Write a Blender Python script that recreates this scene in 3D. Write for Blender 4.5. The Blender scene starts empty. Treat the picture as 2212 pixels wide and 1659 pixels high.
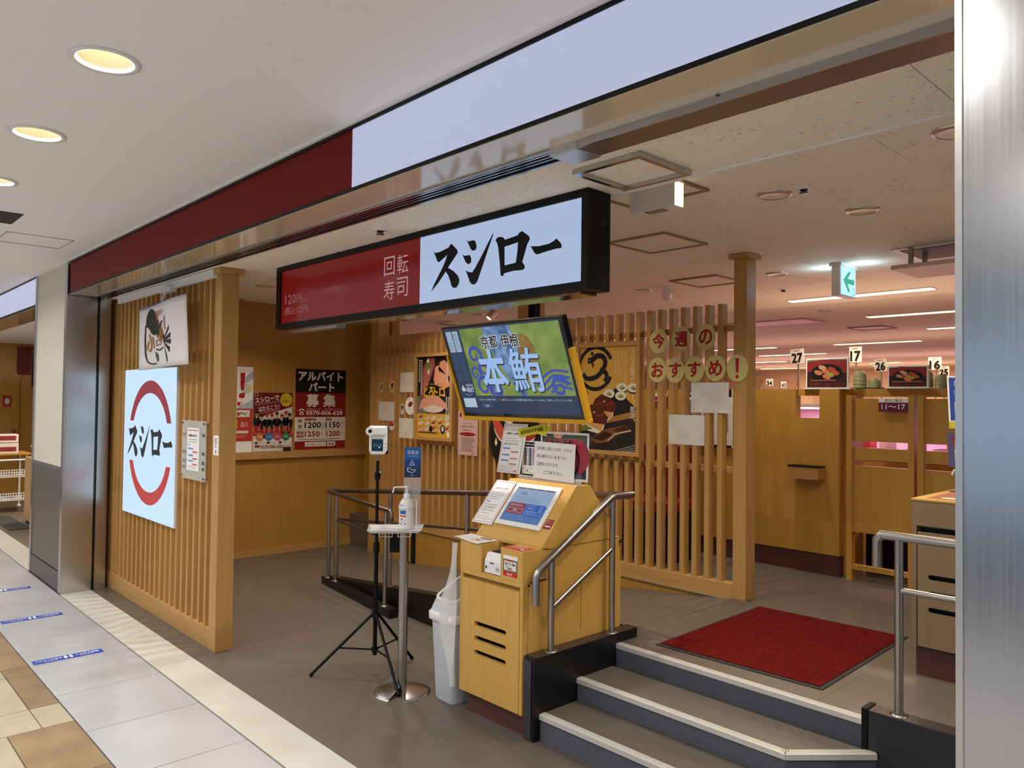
import bpy, math, random
from mathutils import Vector, Matrix
from mathutils.geometry import tessellate_polygon
random.seed(7)
S = bpy.context.scene
COL = S.collection

# ------------------------------------------------------------ camera, world, exposure
cam = bpy.data.cameras.new('camera')
cam.sensor_width = 36.0
cam.lens = 1649.2 / 2212 * 36.0
cam.clip_start = 0.05
co = bpy.data.objects.new('camera', cam)
COL.objects.link(co)
_y, _p, _r = math.radians(46.857), math.radians(1.318), math.radians(0.675)
_f = Vector((-math.sin(_y) * math.cos(_p), math.cos(_y) * math.cos(_p), math.sin(_p)))
_r0 = Vector((math.cos(_y), math.sin(_y), 0))
_u0 = _r0.cross(_f)
_rt = _r0 * math.cos(_r) + _u0 * math.sin(_r)
_up = -_r0 * math.sin(_r) + _u0 * math.cos(_r)
co.matrix_world = Matrix(((_rt.x, _up.x, -_f.x, 0), (_rt.y, _up.y, -_f.y, 0), (_rt.z, _up.z, -_f.z, 1.6), (0, 0, 0, 1)))
S.camera = co
W = bpy.data.worlds.new('world')
S.world = W
W.use_nodes = True
W.node_tree.nodes['Background'].inputs[0].default_value = (1.0, 0.98, 0.96, 1)
W.node_tree.nodes['Background'].inputs[1].default_value = 0.22
S.view_settings.view_transform = 'Standard'
S.view_settings.look = 'None'
S.view_settings.exposure = 0.0
S.view_settings.gamma = 1.0
S.view_settings.use_curve_mapping = False

# lamp powers (each lamp is built with its fitting further down)
P_CORRIDOR = 8.4
P_SHOP = 12.0
P_FRONT = 8.0
P_LINE = 23.0
P_PINK = 9.5
P_SPOT = 14.0

# ------------------------------------------------------------ materials
def lin(c):
    if isinstance(c, str):
        c = c.lstrip('#')
        c = [int(c[i:i + 2], 16) / 255 for i in (0, 2, 4)]
    return tuple(x / 12.92 if x <= 0.04045 else ((x + 0.055) / 1.055) ** 2.4 for x in c)

MATS = {}
def mat(name, col, rough=0.5, metal=0.0, emit=None, es=0.0, col2=None, nscale=(1, 1, 1), ns=5.0, detail=4.0, lo=0.35, hi=0.65,
        bump=0.0, vary=0.0, alpha=1.0, trans=0.0, coat=0.0, spec=0.5, rvar=0.0, sheen=0.0):
    if name in MATS:
        return MATS[name]
    m = bpy.data.materials.new(name)
    m.use_nodes = True
    nt = m.node_tree
    b = nt.nodes['Principled BSDF']
    c = lin(col)
    b.inputs['Base Color'].default_value = (*c, 1)
    b.inputs['Roughness'].default_value = rough
    b.inputs['Metallic'].default_value = metal
    b.inputs['Specular IOR Level'].default_value = spec
    if coat:
        b.inputs['Coat Weight'].default_value = coat
        b.inputs['Coat Roughness'].default_value = 0.08
    if alpha < 1:
        b.inputs['Alpha'].default_value = alpha
    if trans:
        b.inputs['Transmission Weight'].default_value = trans
    if emit is not None:
        b.inputs['Emission Color'].default_value = (*lin(emit), 1)
        b.inputs['Emission Strength'].default_value = es
    src = None
    if col2 is not None or bump:
        g = nt.nodes.new('ShaderNodeNewGeometry')
        mp = nt.nodes.new('ShaderNodeMapping')
        mp.inputs['Scale'].default_value = nscale
        no = nt.nodes.new('ShaderNodeTexNoise')
        no.inputs['Scale'].default_value = ns
        no.inputs['Detail'].default_value = detail
        nt.links.new(g.outputs['Position'], mp.inputs['Vector'])
        nt.links.new(mp.outputs[0], no.inputs['Vector'])
        if col2 is not None:
            rp = nt.nodes.new('ShaderNodeValToRGB')
            rp.color_ramp.elements[0].position = lo
            rp.color_ramp.elements[1].position = hi
            rp.color_ramp.elements[0].color = (*c, 1)
            rp.color_ramp.elements[1].color = (*lin(col2), 1)
            nt.links.new(no.outputs['Fac'], rp.inputs[0])
            src = rp.outputs[0]
        if rvar:
            mr = nt.nodes.new('ShaderNodeMapRange')
            mr.inputs['To Min'].default_value = rough - rvar
            mr.inputs['To Max'].default_value = rough + rvar
            nt.links.new(no.outputs['Fac'], mr.inputs['Value'])
            nt.links.new(mr.outputs[0], b.inputs['Roughness'])
        if bump:
            bm = nt.nodes.new('ShaderNodeBump')
            bm.inputs['Strength'].default_value = bump
            bm.inputs['Distance'].default_value = 0.01
            nt.links.new(no.outputs['Fac'], bm.inputs['Height'])
            nt.links.new(bm.outputs[0], b.inputs['Normal'])
    if vary:
        oi = nt.nodes.new('ShaderNodeObjectInfo')
        mr = nt.nodes.new('ShaderNodeMapRange')
        mr.inputs['To Min'].default_value = 1 - vary
        mr.inputs['To Max'].default_value = 1 + vary
        hs = nt.nodes.new('ShaderNodeHueSaturation')
        nt.links.new(oi.outputs['Random'], mr.inputs['Value'])
        nt.links.new(mr.outputs[0], hs.inputs['Value'])
        if src:
            nt.links.new(src, hs.inputs['Color'])
        else:
            hs.inputs['Color'].default_value = (*c, 1)
        src = hs.outputs[0]
    if src:
        nt.links.new(src, b.inputs['Base Color'])
    MATS[name] = m
    return m

def flat(col, rough=0.55):            # ink on paper
    return mat('ink_' + col, col, rough=rough, spec=0.3)

def glow(col, s=1.0):                 # light shining through print or a screen
    return mat('glow_%s_%.2f' % (col, s), '#101010', rough=0.25, emit=col, es=s)

WOODV = dict(nscale=(9, 9, 0.55), ns=4.0, detail=6.0, lo=0.3, hi=0.7)
WOODX = dict(nscale=(0.55, 9, 9), ns=4.0, detail=6.0, lo=0.3, hi=0.7)
m_lat = mat('lattice_wood', '#b28547', col2='#be9256', rough=0.45, **WOODV)
m_latx = mat('lattice_wood_rail', '#b28547', col2='#be9256', rough=0.45, **WOODX)
m_wall = mat('veneer_wall_wood', '#aa7c32', col2='#b4873c', rough=0.4, **WOODV)
m_kiosk = mat('kiosk_veneer', '#c99a49', col2='#d1a452', rough=0.42, **WOODV)
m_booth = mat('booth_veneer', '#b68634', col2='#bf903c', rough=0.4, **WOODV)
m_kick = mat('kickboard_red_brown', '#4a2620', col2='#5a3028', rough=0.5, **WOODX)
m_steel = mat('brushed_steel', '#c0bfbe', rough=0.24, metal=1.0, col2='#c6c5c4', nscale=(60, 60, 0.5), ns=3.0, rvar=0.05)
m_steelx = mat('brushed_steel_strip', '#b4b2b0', rough=0.25, metal=1.0, col2='#c6c4c2', nscale=(0.6, 60, 60), ns=3.0, rvar=0.06)
m_pipe = mat('steel_pipe', '#a8a49e', rough=0.3, metal=1.0)
m_pipeb = mat('bronze_pipe', '#6e5f54', rough=0.3, metal=0.85)
m_alu = mat('aluminium', '#cfcac2', rough=0.32, metal=0.9)
m_nose = mat('nosing_strip', '#d9d5cd', rough=0.3, metal=0.35)
m_black = mat('black_metal', '#0a0a0b', rough=0.45, spec=0.2)
m_blackm = mat('black_side_panel', '#111112', rough=0.38, spec=0.35)
m_blackg = mat('black_gloss', '#0b0b0d', rough=0.12)
m_white = mat('white_plastic', '#e9e7e4', rough=0.35)
m_whitep = mat('white_paper', '#f3f0eb', rough=0.7)
m_paperb = mat('paper_back', '#e0d8ca', rough=0.75, col2='#d6ccbc', ns=14)
m_ceil = mat('corridor_ceiling_paint', '#f0eeec', rough=0.7)
m_soffit = mat('soffit_enamel', '#d9c8ab', rough=0.2, spec=0.6, coat=1.0)
m_cream = mat('cream_panel', '#d4ccba', rough=0.45)
m_grey = mat('dark_grey_panel', '#5c574e', rough=0.4)
m_tilew = mat('white_floor_tile', '#bab9ba', rough=0.2, col2='#b2b1b1', ns=3.0, vary=0.03, spec=0.5)
m_tileb = mat('brown_floor_tile', '#977e5e', rough=0.35, col2='#876e4f', ns=6.0, vary=0.08)
m_tilel = mat('beige_floor_tile', '#b6ab90', rough=0.32, col2='#aca085', ns=5.0, vary=0.05)
m_grout = mat('grout', '#5a534c', rough=0.8)
m_border = mat('border_stone', '#d2cfc5', rough=0.25, col2='#cac6b9', ns=4.0)
m_dark = mat('shop_floor_tile', '#665d53', rough=0.38, col2='#5d544b', nscale=(1, 5, 1), ns=14.0, vary=0.035)
m_darkg = mat('shop_floor_grout', '#6c6359', rough=0.7)
m_riser = mat('riser_carpet', '#4a4d55', rough=0.75, col2='#555861', nscale=(3, 3, 12), ns=30.0, bump=0.15)
m_mat = mat('red_mat_pile', '#66100c', rough=0.95, col2='#4a0a08', spec=0.1, ns=55.0, bump=0.6)
m_rubber = mat('mat_rubber_edge', '#2a2522', rough=0.7)
m_inner = mat('restaurant_ceiling', '#dccdbb', rough=0.75)
m_yellow = mat('yellow_foam', '#e8ab14', rough=0.5)
m_glassy = mat('clear_acrylic', '#f4f4f2', rough=0.08, alpha=0.28, spec=0.6)
m_wallfar = mat('pink_cream_wall', '#d9b49c', rough=0.7)
m_wallfar2 = mat('pink_cream_wave', '#c39a86', rough=0.7)
m_lamp = mat('lamp_glow_warm', '#ffffff', emit='#fff0d0', es=6.0)
m_line = mat('line_light_glow', '#ffffff', emit='#ffe6a8', es=5.0)
m_pink = mat('pink_led_glow', '#ffffff', emit='#ff9fe0', es=5.0)
m_refl = mat('lamp_reflector', '#e6dcc0', rough=0.4)
m_reflm = mat('lamp_reflector_metal', '#efe9df', rough=0.3, metal=0.25)
m_redseat = mat('red_seat_vinyl', '#8c1a1a', rough=0.45)
m_cup = mat('green_teacup', '#8b8f62', rough=0.4)
m_bag = mat('plastic_bag', '#f2f0ec', rough=0.35, alpha=0.55)
m_bin = mat('grey_bin_plastic', '#c3c6cb', rough=0.45)

def ceiling_board():
    m = mat('rockwool_board', '#efe6d4', rough=0.8)
    nt = m.node_tree
    b = nt.nodes['Principled BSDF']
    g = nt.nodes.new('ShaderNodeNewGeometry')
    mp = nt.nodes.new('ShaderNodeMapping')
    mp.inputs['Scale'].default_value = (48, 150, 30)
    mp.inputs['Rotation'].default_value = (0, 0, 0.25)
    no = nt.nodes.new('ShaderNodeTexNoise')
    no.inputs['Scale'].default_value = 1.0
    no.inputs['Detail'].default_value = 1.5
    n2 = nt.nodes.new('ShaderNodeTexNoise')
    n2.inputs['Scale'].default_value = 6.0
    ad = nt.nodes.new('ShaderNodeMath')
    ad.operation = 'MULTIPLY_ADD'
    ad.inputs[1].default_value = 0.25
    rp = nt.nodes.new('ShaderNodeValToRGB')
    rp.color_ramp.elements[0].position = 0.815
    rp.color_ramp.elements[1].position = 0.85
    rp.color_ramp.elements[0].color = (*lin('#efe6d4'), 1)
    rp.color_ramp.elements[1].color = (*lin('#8c7a60'), 1)
    nt.links.new(g.outputs['Position'], mp.inputs[0])
    nt.links.new(mp.outputs[0], no.inputs['Vector'])
    nt.links.new(g.outputs['Position'], n2.inputs['Vector'])
    nt.links.new(n2.outputs['Fac'], ad.inputs[0])
    nt.links.new(no.outputs['Fac'], ad.inputs[2])
    nt.links.new(ad.outputs[0], rp.inputs[0])
    nt.links.new(rp.outputs[0], b.inputs['Base Color'])
    return m
m_board = ceiling_board()

# ------------------------------------------------------------ mesh builders
ORG = {}
class MB:
    def __init__(s):
        s.v, s.f, s.m, s.s = [], [], [], []
    def add(s, vs, fs, m=0, smooth=False):
        k = len(s.v)
        s.v += [tuple(map(float, v)) for v in vs]
        for f in fs:
            s.f.append([i + k for i in f]); s.m.append(m); s.s.append(smooth)
        return s
    def box(s, x0, x1, y0, y1, z0, z1, m=0):
        return s.add([(x0, y0, z0), (x1, y0, z0), (x1, y1, z0), (x0, y1, z0), (x0, y0, z1), (x1, y0, z1), (x1, y1, z1), (x0, y1, z1)],
                     [(0, 3, 2, 1), (4, 5, 6, 7), (0, 1, 5, 4), (1, 2, 6, 5), (2, 3, 7, 6), (3, 0, 4, 7)], m)
    def obox(s, o, a, b, c, m=0):       # oriented box: corner o, edge vectors a b c
        o, a, b, c = map(Vector, (o, a, b, c))
        vs = [o, o + a, o + a + b, o + b, o + c, o + a + c, o + a + b + c, o + b + c]
        return s.add(vs, [(0, 3, 2, 1), (4, 5, 6, 7), (0, 1, 5, 4), (1, 2, 6, 5), (2, 3, 7, 6), (3, 0, 4, 7)], m)
    def prism(s, poly, ax, a0, a1, m=0):   # polygon in the two other axes, extruded along ax
        def P(p, a):
            return (a, p[0], p[1]) if ax == 0 else ((p[0], a, p[1]) if ax == 1 else (p[0], p[1], a))
        n = len(poly)
        vs = [P(p, a0) for p in poly] + [P(p, a1) for p in poly]
        fs = [(i, (i + 1) % n, n + (i + 1) % n, n + i) for i in range(n)]
        tri = tessellate_polygon([[Vector((p[0], p[1], 0)) for p in poly]])
        fs += [tuple(t) for t in tri] + [tuple(n + i for i in t) for t in tri]
        return s.add(vs, fs, m)
    def tube(s, pts, r, seg=10, m=0, caps=True, r2=None):
        pts = [Vector(p) for p in pts]
        rings = []
        for i, p in enumerate(pts):
            if i == 0: d = pts[1] - p
            elif i == len(pts) - 1: d = p - pts[i - 1]
            else: d = (pts[i + 1] - p).normalized() + (p - pts[i - 1]).normalized()
            d.normalize()
            if i == 0:
                a = d.cross(Vector((0, 0, 1)))
                if a.length < 1e-3: a = Vector((1, 0, 0))
            else:
                a = pa - d * pa.dot(d)
            a.normalize(); pa = a
            b = d.cross(a)
            rr = r if r2 is None else r + (r2 - r) * i / (len(pts) - 1)
            rings.append([p + (a * math.cos(t) + b * math.sin(t)) * rr for t in [2 * math.pi * j / seg for j in range(seg)]])
        vs = [q for g in rings for q in g]
        fs = [(i * seg + j, i * seg + (j + 1) % seg, (i + 1) * seg + (j + 1) % seg, (i + 1) * seg + j) for i in range(len(rings) - 1) for j in range(seg)]
        s.add(vs, fs, m, True)
        if caps:
            s.add(rings[0], [tuple(range(seg))], m)
            s.add(rings[-1], [tuple(range(seg))], m)
        return s
    def lathe(s, prof, c, seg=24, m=0, smooth=True, sx=1.0, sy=1.0, rot=0.0, a0=0.0, a1=2 * math.pi):
        vs, fs = [], []
        full = abs(a1 - a0 - 2 * math.pi) < 1e-6
        n = seg if full else seg + 1
        for r, z in prof:
            for j in range(n):
                t = a0 + (a1 - a0) * j / seg
                x, y = r * math.cos(t) * sx, r * math.sin(t) * sy
                vs.append((c[0] + x * math.cos(rot) - y * math.sin(rot), c[1] + x * math.sin(rot) + y * math.cos(rot), c[2] + z))
        for i in range(len(prof) - 1):
            for j in range(seg):
                fs.append((i * n + j, i * n + (j + 1) % n, (i + 1) * n + (j + 1) % n, (i + 1) * n + j))
        return s.add(vs, fs, m, smooth)
    def build(s, name, mats, parent=None, loc=None, bevel=0.0):
        if not isinstance(mats, (list, tuple)): mats = [mats]
        o0 = Vector(ORG[parent]) if parent is not None else Vector(loc if loc is not None else (0, 0, 0))
        me = bpy.data.meshes.new(name)
        me.from_pydata([tuple(Vector(v) - o0) for v in s.v], [], s.f)
        for m in mats: me.materials.append(m)
        me.polygons.foreach_set('material_index', s.m)
        me.polygons.foreach_set('use_smooth', s.s)
        import bmesh
        bm = bmesh.new(); bm.from_mesh(me)
        if not getattr(s, 'keep', False):
            bmesh.ops.recalc_face_normals(bm, faces=bm.faces)
        bm.to_mesh(me); bm.free()
        o = bpy.data.objects.new(name, me)
        COL.objects.link(o)
        if parent is not None:
            o.parent = parent
        else:
            o.location = o0
        ORG[o] = tuple(o0)
        if bevel:
            b = o.modifiers.new('bevel', 'BEVEL')
            b.width = bevel; b.segments = 2; b.limit_method = 'ANGLE'; b.angle_limit = 0.7
        return o

def props(o, label=None, cat=None, group=None, kind=None):
    if label: o['label'] = label
    if cat: o['category'] = cat
    if group: o['group'] = group
    if kind: o['kind'] = kind
    return o
def thing(name, label, cat, loc, group=None):
    o = bpy.data.objects.new(name, None)
    o.empty_display_size = 0.05
    COL.objects.link(o); o.location = loc; ORG[o] = tuple(loc)
    return props(o, label, cat, group)
def struct(name, mb, m, **k):
    return props(mb.build(name, m, **k), kind='structure')
def B(*a): return MB().box(*a)
def inst(o, loc, parent):               # copy of a piece that shares its mesh
    c = o.copy(); COL.objects.link(c); c.parent = parent; c.location = loc
    ORG[c] = ORG[o]
    return c
def light(name, kind, loc, power, parent=None, color=(1, .90, .76), size=0.1, rot=None, spread=None, size_y=None, spot=None):
    l = bpy.data.lights.new(name, kind)
    l.energy = power; l.color = color
    if kind == 'AREA':
        l.shape = 'RECTANGLE' if size_y else 'DISK'
        l.size = size
        if size_y: l.size_y = size_y
        if spread: l.spread = spread
    elif kind == 'SPOT':
        l.shadow_soft_size = size; l.spot_size = spot or 1.6; l.spot_blend = 0.5
    else:
        l.shadow_soft_size = size
    o = bpy.data.objects.new(name, l)
    COL.objects.link(o)
    if parent is not None:
        o.parent = parent; o.location = Vector(loc) - Vector(ORG[parent])
    else: o.location = loc
    if rot: o.rotation_euler = rot
    return o

# ------------------------------------------------------------ lettering and flat print
_T = {}
def text2d(s):
    if s in _T: return _T[s]
    c = bpy.data.curves.new('lettering_source', 'FONT')
    c.body = s; c.size = 1.0; c.resolution_u = 2
    o = bpy.data.objects.new('lettering_source', c)
    COL.objects.link(o)
    me = bpy.data.meshes.new_from_object(o.evaluated_get(bpy.context.evaluated_depsgraph_get()))
    v = [(p.co.x, p.co.y) for p in me.vertices]
    f = [tuple(p.vertices) for p in me.polygons]
    bpy.data.objects.remove(o); bpy.data.curves.remove(c); bpy.data.meshes.remove(me)
    x0 = min(p[0] for p in v); x1 = max(p[0] for p in v); y0 = min(p[1] for p in v); y1 = max(p[1] for p in v)
    _T[s] = ([(p[0] - x0, p[1] - y0) for p in v], f, x1 - x0, y1 - y0)
    return _T[s]

class Art:
    """flat print on a plane: o = lower-left corner, ux / uy = unit axes, the print faces ux x uy"""
    def __init__(s, o, ux, uy, step=0.0006):
        s.o, s.ux, s.uy = Vector(o), Vector(ux), Vector(uy)
        s.n = s.ux.cross(s.uy).normalized()
        s.mb = MB(); s.mb.keep = True; s.mats = []; s.step = step; s.k = 0
    def mi(s, m):
        if isinstance(m, str): m = flat(m)
        if m not in s.mats: s.mats.append(m)
        return s.mats.index(m)
    def P(s, x, y, L): return s.o + s.ux * x + s.uy * y + s.n * (s.step * (L + 1))
    def raw(s, pts, faces, m, L):
        s.mb.add([s.P(p[0], p[1], L) for p in pts], faces, s.mi(m)); return s
    def poly(s, pts, m, L=0, holes=()):
        loops = [[Vector((p[0], p[1], 0)) for p in pts]] + [[Vector((p[0], p[1], 0)) for p in h] for h in holes]
        flatp = [p for l in loops for p in l]
        fs = []
        for t in tessellate_polygon(loops):
            a, b, c = (flatp[i] for i in t)
            if (b - a).cross(c - a).z < 0: t = (t[0], t[2], t[1])
            fs.append(tuple(t))
        return s.raw([(p.x, p.y) for p in flatp], fs, m, L)
    def rect(s, x, y, w, h, m, L=0): return s.raw([(x, y), (x + w, y), (x + w, y + h), (x, y + h)], [(0, 1, 2, 3)], m, L)
    def frame(s, x, y, w, h, t, m, L=0):
        s.rect(x, y, w, t, m, L); s.rect(x, y + h - t, w, t, m, L); s.rect(x, y + t, t, h - 2 * t, m, L)
        return s.rect(x + w - t, y + t, t, h - 2 * t, m, L)
    def ell(s, cx, cy, rx, ry, m, L=0, rot=0.0, seg=22, a0=0.0, a1=2 * math.pi):
        pts = []
        for i in range(seg):
            t = a0 + (a1 - a0) * i / (seg if a1 - a0 > 6.2 else seg - 1)
            x, y = rx * math.cos(t), ry * math.sin(t)
            pts.append((cx + x * math.cos(rot) - y * math.sin(rot), cy + x * math.sin(rot) + y * math.cos(rot)))
        return s.raw(pts, [tuple(range(seg))], m, L)
    def stroke(s, pts, w, m, L=0, w2=None):
        n = len(pts); a, b = [], []
        for i in range(n):
            p = Vector(pts[i]); q = Vector(pts[min(i + 1, n - 1)]); r = Vector(pts[max(i - 1, 0)])
            d = (q - r); d.normalize()
            k = w if w2 is None else w + (w2 - w) * i / (n - 1)
            nn = Vector((-d.y, d.x)) * k / 2
            a.append(p + nn); b.append(p - nn)
        return s.raw([(p.x, p.y) for p in a + b], [(n + i, n + i + 1, i + 1, i) for i in range(n - 1)], m, L)
    def arc(s, cx, cy, r, w, a0, a1, m, L=0, seg=24, ry=None, w2=None):
        ry = ry or r
        return s.stroke([(cx + r * math.cos(a0 + (a1 - a0) * i / seg), cy + ry * math.sin(a0 + (a1 - a0) * i / seg)) for i in range(seg + 1)], w, m, L, w2)
    def text(s, t, x, y, h, m, L=1, w=None, bold=0.0, rot=0.0, al='l', shear=0.0):
        v, f, tw, th = text2d(t)
        ky = h / th; kx = (w / tw) if w else ky
        offs = [(0, 0)]
        if bold:
            nb = 4 if bold <= .025 else 10
            offs = [(bold * h * math.cos(.4 + 6.2832 * q / nb), bold * h * math.sin(.4 + 6.2832 * q / nb)) for q in range(nb)]
        ox = {'l': 0, 'c': -tw * kx / 2, 'r': -tw * kx}[al]
        cr, sr = math.cos(rot), math.sin(rot)
        for i, (dx, dy) in enumerate(offs):
            pts = []
            for p in v:
                px, py = p[0] * kx + ox + dx + shear * p[1] * ky, p[1] * ky + dy
                pts.append((x + px * cr - py * sr, y + px * sr + py * cr))
            s.raw(pts, f, m, L + i * 0.04)
        return s
    def vtext(s, t, x, ytop, size, m, L=1, pitch=None, bold=0.0):     # top-to-bottom line of characters, x = centre
        pitch = pitch or size * 1.08
        for i, ch in enumerate(t):
            if ch in ' 　': continue
            v, f, tw, th = text2d(ch)
            if ch == 'ー':
                s.rect(x - size * .05, ytop - i * pitch - size * .9, size * .1, size * .8, m, L); continue
            k = size / max(tw, th, 0.75)
            if ch in '。、':
                s.text(ch, x + size * .2, ytop - i * pitch - size * .35, th * k, m, L, w=tw * k); continue
            s.text(ch, x - tw * k / 2, ytop - i * pitch - size / 2 - th * k / 2, th * k, m, L, w=tw * k, bold=bold)
        return s
    def lines(s, x, y, w, n, pitch, t, m, L=1, jag=0.25):              # lines of print too small to read
        for i in range(n):
            s.rect(x, y - i * pitch, w * (1 - jag * random.random()), t, m, L)
        return s
    def build(s, name, parent):
        return s.mb.build(name, s.mats, parent)

def sm(pts, n=6):                       # smooth curve through points
    out = []
    P = [pts[0]] + list(pts) + [pts[-1]]
    for i in range(1, len(P) - 2):
        p0, p1, p2, p3 = (Vector(q) for q in P[i - 1:i + 3])
        for k in range(n):
            t = k / n
            q = .5 * ((2 * p1) + (p2 - p0) * t + (2 * p0 - 5 * p1 + 4 * p2 - p3) * t * t + (3 * p1 - p0 - 3 * p2 + p3) * t ** 3)
            out.append((q.x, q.y))
    out.append(tuple(pts[-1]))
    return out
def glow_mottled(name, c1, c2, es, ns):
    m = mat(name, '#101010', rough=.25, emit=c1, es=es)
    nt = m.node_tree; b = nt.nodes['Principled BSDF']
    g = nt.nodes.new('ShaderNodeNewGeometry'); no = nt.nodes.new('ShaderNodeTexNoise'); no.inputs['Scale'].default_value = ns; no.inputs['Detail'].default_value = 5
    rp = nt.nodes.new('ShaderNodeValToRGB'); rp.color_ramp.elements[0].position = .35; rp.color_ramp.elements[1].position = .68
    rp.color_ramp.elements[0].color = (*lin(c1), 1); rp.color_ramp.elements[1].color = (*lin(c2), 1)
    nt.links.new(g.outputs['Position'], no.inputs['Vector']); nt.links.new(no.outputs['Fac'], rp.inputs[0]); nt.links.new(rp.outputs[0], b.inputs['Emission Color'])
    return m

LOGO = {
 'su': [(.017, .191), (.035, .183), (.07, .185), (.132, .196), (.138, .204), (.152, .211), (.197, .175), (.199, .161), (.173, .14), (.129, .101), (.171, .08), (.202, .056), (.214, .037), (.211, .018), (.195, .002), (.173, .001), (.156, .013), (.147, .035), (.133, .062), (.112, .085), (.061, .041), (0, 0), (.023, .034), (.083, .103), (.105, .132), (.122, .162), (.059, .135), (.046, .142), (.032, .167)],
 'd1': [(.263, .211), (.275, .204), (.312, .204), (.325, .196), (.334, .171), (.326, .157), (.305, .157), (.292, .167), (.275, .193)],
 'd2': [(.233, .149), (.25, .141), (.287, .14), (.298, .122), (.296, .105), (.277, .098), (.258, .11), (.244, .132)],
 'si': [(.256, .073), (.278, .064), (.305, .059), (.325, .077), (.371, .129), (.442, .215), (.445, .21), (.416, .156), (.387, .1), (.342, .015), (.327, .003), (.308, .003), (.29, .015), (.278, .038), (.267, .059)],
 'ro': [(.459, .183), (.475, .193), (.499, .191), (.514, .184), (.521, .175), (.599, .182), (.612, .193), (.628, .196), (.67, .168), (.675, .155), (.659, .135), (.646, .102), (.63, .066), (.647, .045), (.643, .034), (.629, .031), (.578, .034), (.519, .03), (.512, .019), (.502, .019), (.495, .028), (.489, .081), (.478, .148), (.47, .169)],
 'ba': [(.679, .126), (.69, .123), (.726, .118), (.786, .12), (.811, .127), (.827, .135), (.853, .112), (.857, .098), (.851, .092), (.833, .094), (.769, .09), (.726, .085), (.713, .086), (.702, .094)]}
LOGO_HOLE = [(.519, .145), (.603, .152), (.6, .115), (.591, .067), (.521, .064)]
def brush_logo(art, x, y, kx, ky, m, L):
    for k, p in LOGO.items():
        T = lambda q: [(x + a * kx, y + b * ky) for a, b in q]
        art.poly(T(p), m, L, holes=[T(LOGO_HOLE)] if k == 'ro' else ())

# ============================================================ THE SETTING
XL = -16.0                      # far end of the corridor built
# corridor floor with its tiles
fl = struct('floor', B(XL, 4, -3.2, 1.585, -0.12, -0.006), m_grout)
tm = MB().box(-0.29, 0.29, -0.267, 0.267, -0.006, 0.0).build('tile', m_tilew, fl, bevel=0.0015)
first = True
def white_tile(x, y):
    global first
    if first: tm.location = (x, y, 0); first = False
    else: inst(tm, (x, y, 0), fl)
for k in range(-6, 20):
    white_tile(-3.186 - 0.585 * k, 1.316)
def tilebox(x0, x1, y0, y1, m):
    g = 0.0025
    MB().box(x0 + g, x1 - g, y0 + g, y1 - g, -0.006, 0.0).build('tile', m, fl)
for k in range(-2, 4):          # beige and brown tiles of mixed size, repeating
    d = -2.22 * k
    for x0, x1, y0, y1, m in ((-4.245, -3.65, .76, 1.043, m_tileb), (-4.245, -3.65, .17, .76, m_tilel), (-4.54, -4.245, .905, 1.043, m_tilel),
                              (-4.54, -4.245, .61, .905, m_tilel), (-5.12, -4.54, .905, 1.043, m_tileb), (-5.12, -4.54, .61, .905, m_tilel), (-5.27, -5.12, .905, 1.043, m_tileb), (-5.27, -5.12, .61, .905, m_tilel), (-5.87, -5.27, .61, 1.043, m_tileb),
                              (-4.84, -4.245, .17, .61, m_tileb), (-5.87, -4.84, .17, .61, m_tilel), (-5.0, -3.65, -.4, .17, m_tilel), (-5.87, -5.0, -.4, .17, m_tileb)):
        tilebox(x0 + d, x1 + d, y0, y1, m)
for k in range(6):
    tilebox(4 - 3.3 * (k + 1), 4 - 3.3 * k, -3.2, -.4, m_tilew)
# white border stone along the shop line
for i, (a, b) in enumerate(((-7.0, -4.0), (-4.0, -1.0), (-1.0, 2.0), (-16.0, -12.2), (-12.2, -8.2))):
    MB().box(a + .001, b - .001, 1.592, 1.82, -0.006, 0.0).build('border_stone', m_border, fl)
struct('floor', B(XL, 4, 1.585, 1.83, -0.12, -0.006), m_grout)

# shop floor at corridor level
fs = struct('floor', B(-16, 4, 1.82, 4.6, -0.12, -0.0015), m_dark)
td = MB().box(-0.2918, 0.2918, -0.2918, 0.2918, -0.002, 0.0).build('tile', m_dark, fs)
n = 0
for j in range(5):
    for i in range(13):
        x, y = -0.90 - 0.585 * i - (0.29 if j % 2 else 0), 2.114 + 0.585 * j
        if y > 3.2 and x > -3.0 or x < -7.3 or y > 4.6: continue
        if n == 0: td.location = (x, y, 0)
        else: inst(td, (x, y, 0), fs)
        n += 1
for i in range(8):
    inst(td, (-8.6 - .585 * i, 2.114, 0), fs); inst(td, (-8.6 - .585 * i, 2.7, 0), fs)

# raised restaurant floor
ZR = 0.339
fr = struct('floor', MB().box(-2.629, 3.2, 3.20, 4.5, 0.0, ZR - 0.0015).box(-15, 3.2, 4.53, 21, 0.0, ZR - 0.0015), m_dark)
tr_ = MB().box(-0.2918, 0.2918, -0.2918, 0.2918, -0.002, 0.0).build('tile', m_dark, fr)
n = 0
for j in range(5):
    for i in range(10):
        x, y = -0.62 - 0.585 * i + (0.29 if j % 2 else 0), 3.50 + 0.585 * j
        if y < 4.7 and x < -2.4 or x < -5.2: continue
        if n == 0: tr_.location = (x, y, ZR)
        else: inst(tr_, (x, y, ZR), fr)
        n += 1

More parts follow.
